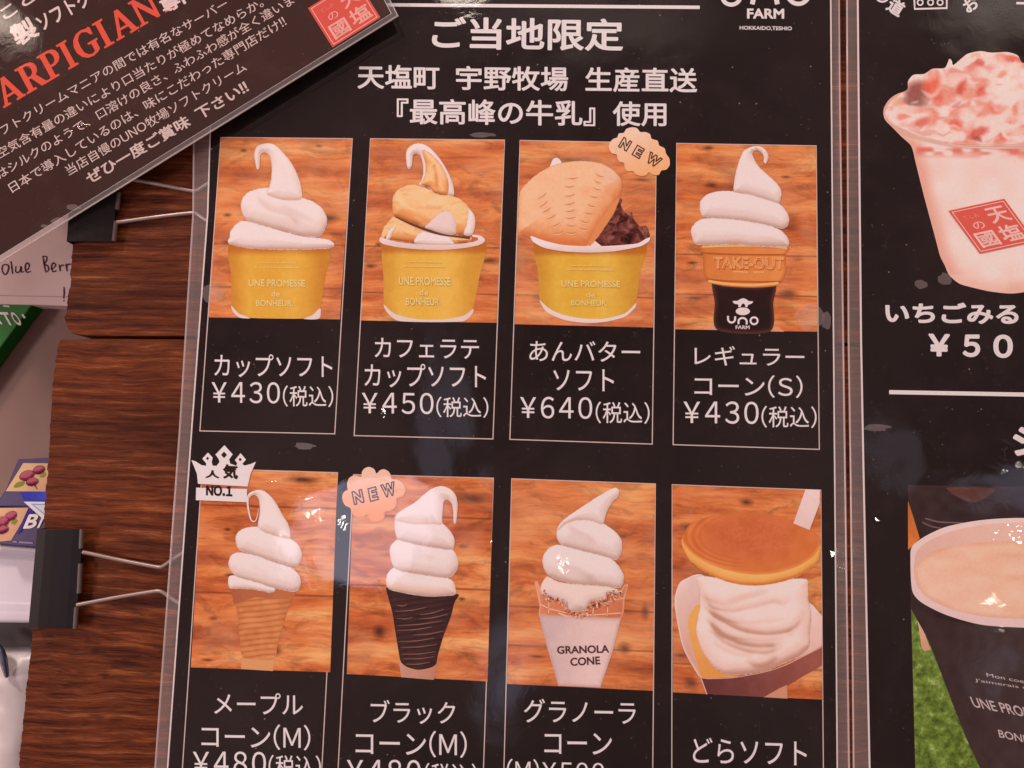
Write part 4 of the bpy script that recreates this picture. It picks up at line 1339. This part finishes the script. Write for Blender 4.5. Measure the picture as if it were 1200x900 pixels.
pc = shape('printed_cup', side, cupo, ZP, sundae)
ice = K1([(100, 540), (110, 480), (140, 440), (205, 390), (245, 360), (248, 310), (285, 268), (355, 262), (410, 228), (490, 222), (520, 162), (538, 180), (545, 205), (600, 160), (640, 130), (720, 112), (800, 122), (900, 118), (970, 140), (1005, 190), (1100, 160), (1400, 220), (1650, 330), (1730, 470)]) + [(1310, 140), (1255, 165)] + K1([(1012, 720), (800, 740), (600, 735), (420, 700), (280, 640), (170, 610)])
BL = []                                         # soft patches: centre, radii, tilt, colour, weight
for cx, cy, rx, ry, a, c, w in [(310, 390, 75, 85, 10, (140, 66, 58), 1), (300, 450, 90, 30, 15, (150, 92, 78), .9), (400, 330, 55, 80, 30, (240, 92, 66), .95), (440, 430, 40, 60, 0, (232, 100, 78), .8),
                               (900, 380, 80, 115, 5, (252, 216, 202), 1), (470, 640, 140, 32, 22, (250, 206, 190), 1), (800, 560, 240, 42, -14, (250, 208, 194), 1), (590, 275, 120, 30, -8, (246, 190, 174), .9),
                               (255, 500, 90, 34, 8, (248, 196, 176), .9), (590, 360, 46, 42, 0, (214, 78, 64), .95), (735, 390, 42, 44, 0, (224, 84, 68), .9), (700, 665, 80, 34, -30, (212, 76, 64), .95),
                               (700, 700, 36, 20, 0, (158, 62, 52), .8), (345, 590, 70, 30, -22, (218, 88, 70), .9), (560, 610, 50, 34, -40, (232, 98, 78), .9), (560, 460, 26, 18, -20, (192, 84, 88), .8), (540, 470, 46, 24, -30, (246, 200, 186), .7),
                               (715, 190, 40, 26, -30, (210, 84, 66), .9), (930, 160, 80, 22, 6, (232, 92, 72), .9), (680, 150, 50, 22, 10, (244, 176, 150), .9), (870, 690, 42, 26, 20, (230, 110, 90), .8), (420, 560, 40, 80, 25, (234, 116, 92), .7),
                               (950, 500, 40, 34, 0, (236, 120, 98), .8), (820, 480, 60, 26, -10, (232, 118, 96), .7), (170, 455, 34, 40, 30, (222, 170, 122), .8), (880, 250, 30, 24, 0, (232, 128, 108), .8), (230, 550, 40, 20, 10, (236, 112, 86), .8), (1000, 640, 120, 30, -6, (246, 196, 180), .9)]:
    BL.append((*K1([(cx, cy)])[0], rx * .17787, ry * .17787, math.radians(a), c, w))


def shaved(x, y, d, near):
    wx = x + 4.0 * vnoise(x, y, 13, 84) + .9 * vnoise(x, y, 5, 85)
    wy = y + 4.0 * vnoise(x, y, 13, 86) + .9 * vnoise(x, y, 5, 87)
    t = .55 + .5 * vnoise(wx * .8, wy * 1.5, 13, 88) + .18 * vnoise(wx, wy, 6, 89)
    c = mix3((234, 146, 124), (249, 208, 195), sstep(.05, .7, t))
    for cx, cy, rx, ry, a, col, w in BL:
        u = ((wx - cx) * math.cos(a) + (wy - cy) * math.sin(a)) / rx
        v = (-(wx - cx) * math.sin(a) + (wy - cy) * math.cos(a)) / ry
        m_ = (w * .80 * (1 - sstep(.35, 1.35, np.hypot(u, v))))[:, None]
        c = c * (1 - m_) + np.asarray(col, float) * m_
    gl = sstep(.3, .9, vnoise(wx * .7, wy * 1.6, 8, 92))[:, None] * .5
    c = c * (1 - gl) + np.array((252, 220, 208.0)) * gl
    cr_ = sstep(.45, .9, vnoise(wx * .6, wy * 1.8, 8, 93))[:, None] * .35
    return c * (1 - cr_) + np.array((206, 104, 88.0)) * cr_ + 5 * vnoise(x, y, 1.8, 94)[:, None]


shape('printed_shaved_ice', pc, ice, ZS, shaved, step=.95)
rims = []
for j, w in ((0, 1.3), (14, .8), (26, .7)):
    rims.append((K1([(88 + j, 520 + j * .4), (110 + j, 575), (200 + j, 640 - j * .3), (330, 690 - j * .6), (560, 740 - j * .8), (800, 752 - j), (1012, 750 - j)]), w))
strokes('printed_cup_rim', pc, rims, ZS + 4 * DZ, (244, 186, 164))
# stamp
S0, SU, SV = np.array(K2([(300, 325)])[0]), np.array((355, -77)) * .17766, np.array((200, 273)) * .17766


def stamp(parent, o, u, v, z, red, white):
    q = lambda a, b_: tuple(o + u * a + v * b_)
    shape('stamp_ground', parent, [q(-.02, -.02), q(1.02, -.02), q(1.02, 1.02), q(-.02, 1.02)], z, red, smooth=False)
    ring_line(parent, [q(.02, .02), q(.98, .02), q(.98, .98), q(.02, .98)], 1.0, z + DZ, white, 'stamp_border')
    cell = lambda ch, a0, a1, b0, b1, bo: (ch, q(a0, b1), q(a1, b1), q(a0, b0), bo)
    letters('stamp_lettering', parent, [cell('天', .55, .92, .10, .46, .02), cell('塩', .53, .93, .53, .90, .02), cell('の', .20, .40, .34, .50, .0), cell('國', .10, .46, .57, .92, .02)], z + DZ, white)
    letters('stamp_small_print', parent, [cell('てしお', .14, .42, .15, .25, .0)], z + DZ, tuple(np.array(red) * .5 + np.array(white) * .5))


stamp(pc, S0, SU, SV, ZS + 5 * DZ, (222, 92, 78), (246, 186, 172))
for c, rx, ry, s in [((1107, 327), 8, 7, 11), ((1079, 333), 8, 5, 12), ((1028, 501), 15, 4, 13)]:
    bubble(side, c, rx, ry, ZB, s)

# coffee picture
L1 = lambda p: K(1040, 530, .23324, p)
L2 = lambda p: K(1040, 710, .21108, p)
q = [(1064, 568.5), (1420, 573), (1420, 1005), (1075, 1005), (1072.5, 900), (1067.5, 720)]
cp = shape('printed_photo', side, q, ZP, grad((62, 44, 42), (54, 38, 40), 1064, 570, 1200, 640, nz_=5), smooth=False, step=4)
shape('printed_wood', cp, L1([(103, 245), (125, 310), (162, 432), (150, 445), (104, 490)]), ZS, grad((196, 104, 52), (226, 126, 62), 1064, 590, 1075, 640, nz_=8), smooth=False)
shape('printed_coffee_pot', cp, L1([(300, 178), (535, 182), (500, 225), (440, 252), (380, 240), (330, 210)]), ZS, grad((104, 62, 52), (88, 52, 46), 1110, 572, 1165, 576))
strokes('printed_small_print', cp, [(L1([(190, 332), (260, 350), (380, 355)]), 1.8), (L1([(175, 352), (220, 372), (270, 382)]), 1.6)], ZS, (118, 90, 84))
shape('printed_grass', cp, [(1067.6, 710), (1075, 720), (1130, 800), (1165, 905), (1200, 1005), (1075.2, 1005), (1072.7, 900)], ZS, None, m=GRASS, smooth=False)
shape('printed_spoon', cp, L2([(165, 60), (185, 90), (240, 245), (205, 252), (190, 235)]), ZS + DZ, grad((232, 176, 146), (214, 150, 118), 1076, 725, 1088, 760), smooth=False)
shape('printed_black_cup', cp, L1([(112, 770), (170, 800), (330, 850), (600, 870), (1000, 840)]) + [(1330, 690), (1320, 760), (1270, 960), (1200, 1003), (1175, 960)] + L2([(495, 860), (440, 740), (380, 590), (300, 380), (220, 180)]), ZS + 2 * DZ, grad((62, 44, 42), (72, 54, 52), 1080, 760, 1200, 800, nz_=4), step=2.5)
rim = [(1067, 655), (1069, 640), (1085, 628), (1110, 617), (1150, 609.5), (1195, 607), (1250, 610), (1310, 630), (1335, 665), (1325, 700), (1290, 725), (1240, 735), (1200, 735.5), (1150, 732), (1110, 721), (1080, 706), (1069, 692)]
shape('printed_cup_rim', cp, rim, ZS + 3 * DZ, grad((240, 202, 190), (234, 192, 184), 1150, 610, 1150, 735, nz_=2), step=2.5)
shape('printed_cup_inside', cp, [(1071, 662), (1075, 645), (1090, 633), (1115, 622.5), (1152, 615), (1195, 612.5), (1250, 615), (1305, 633), (1327, 664), (1316, 690), (1240, 655), (1190, 650), (1130, 655), (1090, 670), (1078, 690), (1072, 678)], ZS + 3.5 * DZ, grad((230, 176, 158), (238, 186, 166), 1075, 660, 1180, 620, nz_=2), step=2)
cof = [(1072, 672), (1076, 658), (1096, 645), (1130, 637), (1190, 634), (1250, 638), (1305, 655), (1318, 680), (1290, 708), (1240, 722), (1195, 725), (1150, 722), (1110, 712), (1082, 696)]


def coffee(x, y, d, near):
    c = mix3((236, 174, 144), (243, 188, 158), sstep(0, 7, d))
    r = np.hypot((x - 1185) / 60, (y - 664) / 16)
    s = np.exp(-((r - .8) / .25) ** 2) * .4 + .35 * vnoise(x, y * 2.4, 22, 91) + .12 * vnoise(x, y * 2, 7, 95)
    return c + s[:, None] * np.array((-8, -18, -20.0)) + 2.5 * vnoise(x, y, 2.2, 96)[:, None]


shape('printed_coffee', cp, cof, ZS + 4 * DZ, coffee, step=2)
letters('cup_lettering', cp, [('UNE PROMESSE', L2([(480, 562)])[0], (1241, 848), L2([(456, 503)])[0], .012), ('BONHEUR.', L2([(622, 730)])[0], (1236, 878), L2([(612, 686)])[0], .012), ('Mon coeur', L2([(552, 392)])[0], (1212, 803), L2([(548, 372)])[0], .0), ("J'aimerais trainer", L2([(488, 424)])[0], (1236, 814), L2([(482, 402)])[0], .0)], ZS + 4 * DZ, (204, 174, 168))
letters('cup_lettering', cp, [('de', (1196, 838), (1210, 839), (1196, 830), .0)], ZS + 4 * DZ, (170, 140, 136))

# ------------------------------------------------------------------ binder clips


def clip(label, body, lips, wire, loc):
    c = empty('binder_clip', loc, label, 'binder clip', 'black binder clips on the board edge')
    tl, tr, br, bl = body
    zL, zR = .0052, .0022
    top = [P(*tl, zL), P(*bl, zL), P(*br, zR), P(*tr, zR)]
    th = Vector((0, 0, -.0007))
    # sheet steel jaw with a rolled back and the matching jaw below the board
    NB = 8
    V, Fc = [], []
    A, B = top[0], top[1]
    C, D = top[3], top[2]
    prof = []
    for t in np.linspace(0, 1, 6):
        prof.append((t, zR + (zL - zR) * math.sin((1 - t) * math.pi / 2) ** .8))
    low = -.0225
    for (u, zz) in [(1, zR)] + [(t, z_) for t, z_ in prof[::-1][1:]] + [(-.02, .0036), (-.03, 0), (-.03, low + .003), (0, low), (.9, low + .004)]:
        p0 = A.lerp(C, u)
        p1 = B.lerp(D, u)
        V += [(p0.x, p0.y, zz), (p1.x, p1.y, zz)]
    Fc = [(2 * i, 2 * i + 1, 2 * i + 3, 2 * i + 2) for i in range(len(V) // 2 - 1)]
    o = mesh('clip_body', V, Fc, c, CLIP)
    md = o.modifiers.new('thickness', 'SOLIDIFY')
    md.thickness = .0007
    md.offset = 0
    bv = o.modifiers.new('bevel', 'BEVEL')
    bv.width = .0002
    bv.segments = 2
    bv.limit_method = 'ANGLE'
    for a, b_ in lips:
        V, Fc = tube([P(*a, .0025), P(*b_, .0025)], .0010, 18)
        mesh('rolled_lip', V, Fc, c, LIP)
    a, b_ = wire
    pts = [P(x, y, z_) for x, y, z_ in a]
    V, Fc = tube([Vector(v) for v in catmull(np.array([tuple(p) for p in pts]), .0006, False)], .00090, 12)
    mesh('wire_handle', V, Fc, c, WIRE, True)
    return c


Q4 = lambda p: K(0, 600, .16667, p)
clip('black binder clip with steel wire handle beside the boxes, lower on the board edge', Q4([(266, 120), (588, 118), (536, 815), (205, 806)]), [Q4([(577, 120), (570, 255)]), Q4([(566, 362), (556, 570)]), Q4([(538, 668), (529, 818)])],
     ([(97, 647, .0026), (106, 648.7, .0022), (140, 656, .0012), (183, 664.2, .0008), (190, 664, .0008), (209, 651.5, .0007), (235, 637, .0007), (250, 650, .0007), (248, 700, .0007), (232, 716, .0007), (207, 705, .0007), (191, 694, .0008), (184, 692.6, .0008), (140, 699.5, .0012), (100, 707, .0022), (90, 709, .0026)], 0), P(70, 680, 0))
Q6 = lambda p: K(60, 200, .15833, p)
clip('black binder clip half covered by the slanting brown leaflet', [(86, 178), (141, 178), (132.5, 284), (79, 283)], [[(141, 180), (140, 196)], Q6([(503, 165), (488, 290)]), Q6([(480, 375), (465, 522)])],
     ([(140, 207, .0026), (150, 209.5, .0022), (190, 217, .0012), (224, 223.6, .0008), (231, 223.4, .0008), (243, 216, .0007), (262, 207, .0007), (272, 218, .0007), (270, 258, .0007), (258, 266, .0007), (239, 256.5, .0007), (230.5, 250.5, .0008), (225, 249.6, .0008), (190, 253.5, .0012), (145, 259.6, .0022), (137, 260.4, .0026)], 0), P(112, 235, 0))

# ------------------------------------------------------------------ the slanting leaflet
ZL = .0105
leaf = empty('leaflet', P(200, 100, .006), 'brown laminated leaflet with red capitals, lying askew over the top left corner', 'leaflet')
dirv = np.array([465.5, 17.5]) - np.array([0, 305.5])
dirv /= np.linalg.norm(dirv)
upv = np.array([-.455, -.890])
cr = np.array([466.3, 18.5])
o_ = [tuple(cr), tuple(cr - dirv * 640), tuple(cr - dirv * 640 + upv * 420), tuple(cr + upv * 420)]
ins = cr - dirv * 5.5 + upv * 6.0
i_ = [tuple(ins), tuple(ins - dirv * 629), tuple(ins - dirv * 629 + upv * 408), tuple(ins + upv * 408)]
# as the sheets: clockwise in the photograph, starting top left
o_ = [o_[2], o_[1], o_[0], o_[3]]
i_ = [i_[2], i_[1], i_[0], i_[3]]
sheet(leaf, o_, i_, ZL, BROWN, .6)
LT = ZL + .00024
LW = (214, 178, 168)


def slant(s, c0, c1, h, bold, name='leaflet_text', col=LW, half=None):
    """line of type given the centres of its first and last character"""
    c0, c1 = np.array(c0, float), np.array(c1, float)
    d = c1 - c0
    d /= np.linalg.norm(d)
    u = np.array([d[1], -d[0]]) * -1
    if u[1] > 0:
        u = -u
    hw = h * .46 if half is None else half
    bl = c0 - d * hw - u * h / 2
    return (s, tuple(bl), tuple(c1 + d * hw - u * h / 2), tuple(bl + u * h), bold)


letters('leaflet_text', leaf, [
    slant('フトクリームマニアの間では有名なサーバー', (5.7, 151), (260.6, 5.7), 12.4, .005),
    slant('空気含有量の違いにより口当たりが極めてなめらか。', (2, 178), (302, 4.5), 12.6, .005),
    slant('はシルクのようで、口溶けの良さ、ふわふわ感が全く違いま', (2, 202), (338, 1.5), 12.6, .005),
    slant('日本で導入しているのは、味にこだわった専門店だけ!!', (16.7, 218), (328.5, 27.0), 12.8, .005),
    slant('当店自慢のUNO牧場ソフトクリーム', (83.3, 197.8), (281.7, 79.7), 12.8, .003),
    slant('ぜひ一度ご賞味 下さい!!', (107.8, 206.7), (283, 104), 15.5, .022)], LT, LW)
letters('leaflet_text', leaf, [slant('製', (22, 40.5), (34, 33.5), 27, .035, half=8), slant('ソフトクリーム', (53, 24), (142, -26), 20, .022), slant('こと', (8, 14), (33, -3), 15, .02)], LT, (226, 190, 182))
letters('leaflet_text', leaf, [slant('専門', (197, 5), (222, -9), 19, .035)], LT, (226, 190, 182))
# serif capitals drawn by hand (unit height, counter-clockwise order does not matter)
SER = {
    'A': (.92, [[(.0, .0), (.32, .0), (.32, .07), (.23, .09), (.29, .27), (.60, .27), (.66, .09), (.56, .07), (.56, 0), (.94, 0), (.94, .07), (.86, .09), (.55, 1.0), (.40, 1.0), (.09, .09), (.0, .07)]], [[(.32, .36), (.57, .36), (.45, .75)]]),
    'R': (.86, [[(.0, 0), (.42, 0), (.42, .07), (.31, .09), (.31, .43), (.40, .43), (.62, .0), (.92, 0), (.92, .07), (.83, .10), (.61, .47), (.72, .55), (.77, .70), (.74, .86), (.63, .96), (.46, 1.0), (0, 1), (0, .93), (.11, .91), (.11, .09), (0, .07)]], [[(.31, .52), (.44, .52), (.54, .60), (.56, .72), (.53, .84), (.44, .91), (.31, .91)]]),
    'P': (.76, [[(.0, 0), (.44, 0), (.44, .07), (.31, .09), (.31, .40), (.48, .40), (.64, .46), (.74, .57), (.77, .71), (.73, .86), (.62, .96), (.46, 1.0), (0, 1), (0, .93), (.11, .91), (.11, .09), (0, .07)]], [[(.31, .49), (.44, .49), (.54, .58), (.56, .71), (.53, .84), (.44, .91), (.31, .91)]]),
    'I': (.46, [[(0, 0), (.42, 0), (.42, .07), (.31, .09), (.31, .91), (.42, .93), (.42, 1), (0, 1), (0, .93), (.11, .91), (.11, .09), (0, .07)]], []),
    'N': (.98, [[(0, 0), (.33, 0), (.33, .07), (.22, .09), (.22, .72), (.70, 0), (.83, 0), (.83, .91), (.93, .93), (.93, 1), (.61, 1), (.61, .93), (.71, .91), (.71, .30), (.24, 1.0), (0, 1), (0, .93), (.10, .91), (.10, .09), (0, .07)]], []),
    'G': (.92, [[(.86, .96), (.80, 1.0), (.74, .97), (.52, 1.02), (.30, .98), (.12, .84), (.02, .62), (.02, .38), (.12, .16), (.30, .02), (.52, -.02), (.72, .03), (.84, .10), (.84, .40), (.92, .42), (.92, .49), (.52, .49), (.52, .42), (.64, .40), (.64, .12), (.52, .07), (.38, .12), (.27, .26), (.24, .50), (.27, .74), (.38, .88), (.52, .93), (.68, .86), (.77, .70), (.86, .70)]], []),
    'Y': (.90, [[(.28, 0), (.66, 0), (.66, .07), (.56, .09), (.56, .40), (.84, .91), (.92, .93), (.92, 1), (.62, 1), (.62, .93), (.70, .91), (.50, .52), (.28, .91), (.36, .93), (.36, 1), (0, 1), (0, .93), (.08, .91), (.37, .40), (.37, .09), (.28, .07)]], []),
}


def serif(name, parent, s, origin, d, u, h, gap, z, col):
    V, Fc = [], []
    x = 0
    for ch in s:
        adv, outs, holes = SER[ch]
        pts, edges = [], []
        for lp2 in outs + holes:
            k = len(pts)
            pts += lp2
            edges += [(k + i, k + (i + 1) % len(lp2)) for i in range(len(lp2))]
        vs, es, fs, *_ = delaunay_2d_cdt([Vector(p) for p in pts], edges, [], 1, 1e-6)
        vs = np.array([(v.x, v.y) for v in vs])
        ok = []
        for f in fs:
            c = vs[list(f)].mean(0)[None]
            if any(inside(np.array(o2), c)[0] for o2 in outs) and not any(inside(np.array(h2), c)[0] for h2 in holes):
                ok.append(f)
        p = np.asarray(origin) + (x + vs[:, :1] * h) * d + vs[:, 1:] * h * u
        k = len(V)
        V += list(PA(p, z))
        Fc += [tuple(k + i for i in f) for f in ok]
        x += adv * h + gap
    o = mesh(name, V, Fc, parent, INK)
    set_ink(o.data, np.tile(np.asarray(col, float), (len(V), 1)))


SD = np.array([.861, -.509])
SU_ = np.array([-.475, -.880])
serif('leaflet_capitals', leaf, 'ARPIGIANI', (4 + .5, 127.0), SD, SU_, 32.5, 2.0, LT, (222, 84, 66))
serif('leaflet_capitals', leaf, 'Y', (-16, 71), SD, SU_, 27, 2, LT, (206, 92, 74))
SV2 = np.array((185, 295)) * .15
stamp(leaf, np.array(K(340, 0, .15, [(150, 65)])[0]), np.array((360, -225)) * .15, SV2, LT, (214, 84, 72), (238, 160, 146))
for c, rx, ry, s in [((86, 243), 9, 3.4, 21), ((68, 259), 8, 4, 22), ((52, 265), 4, 2, 23)]:
    bubble(leaf, c, rx, ry, ZL + .00085, s)

# ------------------------------------------------------------------ things on the counter at the left
CARD = simple('white_card', (214, 172, 164), .6, .3, .06, 30)
zc = ZC + .012
card = empty('paper_card', P(40, 310, ZC), 'white paper card with handwritten ink letters, left of the board', 'card')
ct = [P(x, y, zc) for x, y in [(-60, 200), (140, 190), (120, 362), (80, 358.5), (40, 357), (-60, 355)]]
prism('card_sheet', ccw(ct), .0118, card, CARD, .0003, 1)
INKB = (92, 58, 74)
hand = [[(2, 313), (3, 319), (6, 322), (9, 318), (10, 312), (7, 310), (3, 311), (2, 316)], [(12.5, 306), (13.6, 313), (14.5, 321)], [(18.5, 312), (18, 318), (21, 319.5), (24, 316), (24.5, 312), (25, 319), (28, 318)], [(29.5, 317), (33, 315), (34, 310), (31, 308), (29.3, 313), (31, 319), (36, 318)],
        [(50, 300), (51.5, 309), (53, 318)], [(50, 300), (54.5, 301), (54, 306), (51.5, 309), (56, 312), (56.5, 317), (53, 319)], [(59, 315), (63, 314), (65, 310), (62, 308), (60, 313), (62, 318.5), (66, 317)], [(69, 310), (70, 314), (70.5, 318)], [(70, 313), (72.5, 310.5), (75, 311)], [(77, 309), (78, 314), (78.5, 318)], [(78, 312), (80, 309.5), (83, 310)], [(74.8, 336), (75, 343), (74.6, 350)], [(74.6, 351.5), (74.6, 353)]]
strokes('handwriting', card, [(h_, [1.1, 1.8, 1.3]) for h_ in hand], zc + .0002, INKB)
strokes('card_fold', card, [([(-50, 345), (30, 347), (90, 348)], .9)], zc + .0002, (180, 138, 132), False)

GREEN = simple('green_carton', (30, 92, 34), .5, .3, .10, 60)
zg = ZC + .010
gb = empty('green_packet', P(5, 380, ZC), 'flat green packet with slanting white letters, below the white card', 'packet')
prism('packet_body', ccw([P(x, y, zg) for x, y in [(-80, 340), (48, 340), (37.5, 357), (0, 408), (-40, 465), (-80, 480)]]), .0098, gb, GREEN, .0006, 2)
Q2 = lambda p: K(0, 350, .1111, p)
letters('packet_lettering', gb, [('A', Q2([(-62, 270)])[0], Q2([(30, 272)])[0], Q2([(-120, 140)])[0], .04), ('T', Q2([(68, 280)])[0], Q2([(158, 282)])[0], Q2([(-10, 140)])[0], .03), ('O', Q2([(175, 282)])[0], Q2([(245, 282)])[0], Q2([(92, 142)])[0], .03)], zg + .0003, (214, 184, 172))
strokes('packet_lettering', gb, [(Q2([(235, 165), (262, 205)]), 2.2), (Q2([(30, 76), (100, 82)]), 1.8)], zg + .0003, (206, 176, 164), False)

PURPLE = simple('violet_carton', (58, 38, 80), .4, .4, .25, 120)
Q3 = lambda p: K(0, 530, .13333, p)
zb1, zb2 = ZC + .022, ZC + .026


def berries(parent, pts, z):
    for i, (cx, cy, rx, ry, a) in enumerate(pts):
        ca, sa = math.cos(a), math.sin(a)
        o = Q3([(cx + rx * math.cos(t) * ca - ry * math.sin(t) * sa, cy + rx * math.cos(t) * sa + ry * math.sin(t) * ca) for t in np.linspace(0, 2 * math.pi, 15)[:-1]])
        shape('printed_berry', parent, o, z + i * .00008, cream(5, hi=(176, 92, 104), mid=(128, 50, 66), lo=(78, 24, 40), seed=90 + i), step=.9)


def carton(name, label, face, drop, loc, z):
    c = empty(name, loc, label, 'box', 'violet berry boxes')
    V = [P(x, y, z) for x, y in face]
    V = ccw(V)
    prism('carton_body', V, z - ZC - .0005, c, PURPLE, .0005, 2)
    return c


bx1 = carton('berry_box', 'violet box with berry picture and blue strip, farther from the clip', Q3([(158, 62), (520, 40), (500, 480), (-60, 480), (-20, 420), (40, 345)]), 0, P(35, 570, ZC), zb1)
f1 = shape('printed_panel', bx1, Q3([(205, 95), (470, 98), (400, 345), (50, 342)]), zb1 + .0002, grad((224, 176, 128), (206, 152, 120), 5, 545, 45, 575), smooth=False)
shape('printed_leaf', f1, Q3([(118, 305), (150, 265), (215, 255), (205, 290), (150, 310)]), zb1 + .0003, (134, 128, 52))
shape('printed_leaf', f1, Q3([(345, 215), (390, 170), (405, 195), (380, 222)]), zb1 + .0003, (142, 134, 58))
berries(f1, [(235, 205, 70, 45, -.35), (340, 155, 55, 38, -.35), (280, 260, 55, 36, -.2)], zb1 + .0004)
strokes('printed_stem', f1, [(Q3([(300, 285), (325, 322)]), 1.0)], zb1 + .0004, (110, 60, 60), False)
shape('printed_blue_strip', bx1, Q3([(178, 352), (480, 345), (470, 432), (215, 432)]), zb1 + .0002, grad((66, 62, 146), (84, 84, 176), 25, 577, 52, 585), smooth=False)
tri = shape('printed_triangle', bx1, Q3([(208, 434), (500, 436), (480, 480), (380, 590)]), zb2 + .0006, (222, 204, 206), smooth=False)
shape('printed_triangle', tri, Q3([(270, 452), (480, 456), (400, 560)]), zb2 + .0008, (150, 150, 176), smooth=False)
shape('printed_triangle', tri, Q3([(292, 462), (480, 464), (395, 540)]), zb2 + .0010, (212, 196, 200), smooth=False)
bx2 = carton('berry_box', 'violet box with berry picture and white italic letters, touching the white tray', Q3([(-120, 486), (390, 470), (480, 480), (400, 700), (310, 838), (-120, 800)]), 0, P(20, 620, ZC), zb2)
f2 = shape('printed_panel', bx2, Q3([(-80, 490), (250, 488), (190, 620), (98, 775), (-60, 790)]), zb2 + .0002, grad((218, 166, 124), (200, 140, 112), 0, 600, 30, 630), smooth=False)
berries(f2, [(95, 560, 58, 42, -.5), (20, 610, 60, 48, -.3), (20, 680, 55, 36, -.3)], zb2 + .0004)
shape('printed_leaf', f2, Q3([(95, 620), (140, 585), (155, 600), (130, 635)]), zb2 + .0003, (134, 128, 52))
shape('printed_panel', bx2, Q3([(250, 500), (200, 620), (150, 720), (180, 705), (290, 560), (300, 500)]), zb2 + .0003, (74, 58, 128), smooth=False)
letters('carton_lettering', bx2, [('B', Q3([(200, 672)])[0], Q3([(305, 668)])[0], Q3([(255, 545)])[0], .03), ('l', Q3([(325, 666)])[0], Q3([(345, 664)])[0], Q3([(380, 545)])[0], .03)], zb2 + .0004, (232, 204, 198))
strokes('carton_lettering', bx2, [(Q3([(112, 785), (150, 788)]), 1.8), (Q3([(165, 790), (290, 797)]), 2.0)], zb2 + .0004, (150, 124, 150), False)

# white tray
TRAY = simple('white_plastic_tray', (206, 182, 186), .35, .5, .05, 20)
tray = empty('plastic_tray', P(15, 690, ZC), 'shallow white plastic tray with raised rim, left of the lower clip', 'tray')
zt = ZC + .018
rimo = [(-130, 628), (70, 644), (60, 730), (-130, 728)]
rimi = [(-124, 636), (64, 651), (56, 719), (-124, 715)]
flo = [(-120, 646), (60, 656), (52, 708), (-120, 702)]
V = [P(x, y, ZC + .0004) for x, y in rimo] + [P(x, y, zt) for x, y in rimo] + [P(x, y, zt) for x, y in rimi] + [P(x, y, zt - .006) for x, y in flo]
Fc = []
for s_ in range(3):
    Fc += [(s_ * 4 + i, s_ * 4 + (i + 1) % 4, s_ * 4 + 4 + (i + 1) % 4, s_ * 4 + 4 + i) for i in range(4)]
Fc.append((12, 13, 14, 15))
to = mesh('tray_shell', V, Fc, tray, TRAY)
bv = to.modifiers.new('bevel', 'BEVEL')
bv.width = .0012
bv.segments = 3

shade_ = empty('shade_strip', P(10, 745, ZC), 'dark grey strip of rubber mat between the white tray and the pale pouch', 'mat')  # flat strip coloured dark in place of the shade between tray and pouch
prism('strip_body', ccw([P(x, y, ZC + .0035) for x, y in [(-130, 722), (70, 724), (66, 762), (-130, 762)]]), .003, shade_, simple('dark_grey_shade', (84, 70, 68), .7, .2, .2, 90), .0006, 2)

# pale plastic pouch with a dark spoon on it
POUCH = simple('frosted_plastic', (206, 180, 174), .32, .5, .10, 35, .35)
pouch = empty('plastic_pouch', P(10, 840, ZC), 'pale frosted plastic pouch at the bottom left corner', 'pouch')
V, Fc = [], []
NX, NY = 14, 18
for j in range(NY + 1):
    for i in range(NX + 1):
        u, v = i / NX, j / NY
        x = -130 + u * (192 - 18 * v)
        y = 757 + v * 190
        e = min(u, 1 - u, v, 1 - v)
        z_ = ZC + .003 + .010 * min(1, e * 5) ** .6 + .0012 * float(vnoise(np.array([x]), np.array([y]), 18, 99)[0]) * min(1, e * 6)
        V.append(P(x, y, z_))
for j in range(NY):
    for i in range(NX):
        a = j * (NX + 1) + i
        Fc.append((a, a + NX + 1, a + NX + 2, a + 1))
po = mesh('pouch_skin', V, Fc, pouch, POUCH, True)
sm_ = po.modifiers.new('thickness', 'SOLIDIFY')
sm_.thickness = .0005
sm_.offset = -1
DARKB = simple('dark_blue_plastic', (84, 78, 92), .2, .6, .2, 80)
sp = empty('plastic_spoon', P(4, 770, ZC + .014), 'dark blue curved plastic spoon on the pale pouch', 'spoon')
V, Fc = [], []
cl = catmull([(-24, 744), (-8, 754), (1, 764), (5, 778), (8, 793)], 2, False)
hw = np.interp(np.linspace(0, 1, len(cl)), [0, .35, .7, 1], [1.2, 3.0, 3.2, .6]) * 2
a_, b2_ = offset_line(cl, hw)
for i in range(len(cl)):
    for q_, dz in ((a_[i], .0), (cl[i], .0022), (b2_[i], .0)):
        V.append(P(q_[0], q_[1], ZC + .0145 + dz))
for i in range(len(cl) - 1):
    for k in (0, 1):
        Fc.append((3 * i + k, 3 * i + k + 1, 3 * i + k + 4, 3 * i + k + 3))
so_ = mesh('spoon_body', V, Fc, sp, DARKB, True)
sd = so_.modifiers.new('thickness', 'SOLIDIFY')
sd.thickness = .0008

bpy.data.objects.remove(_to)
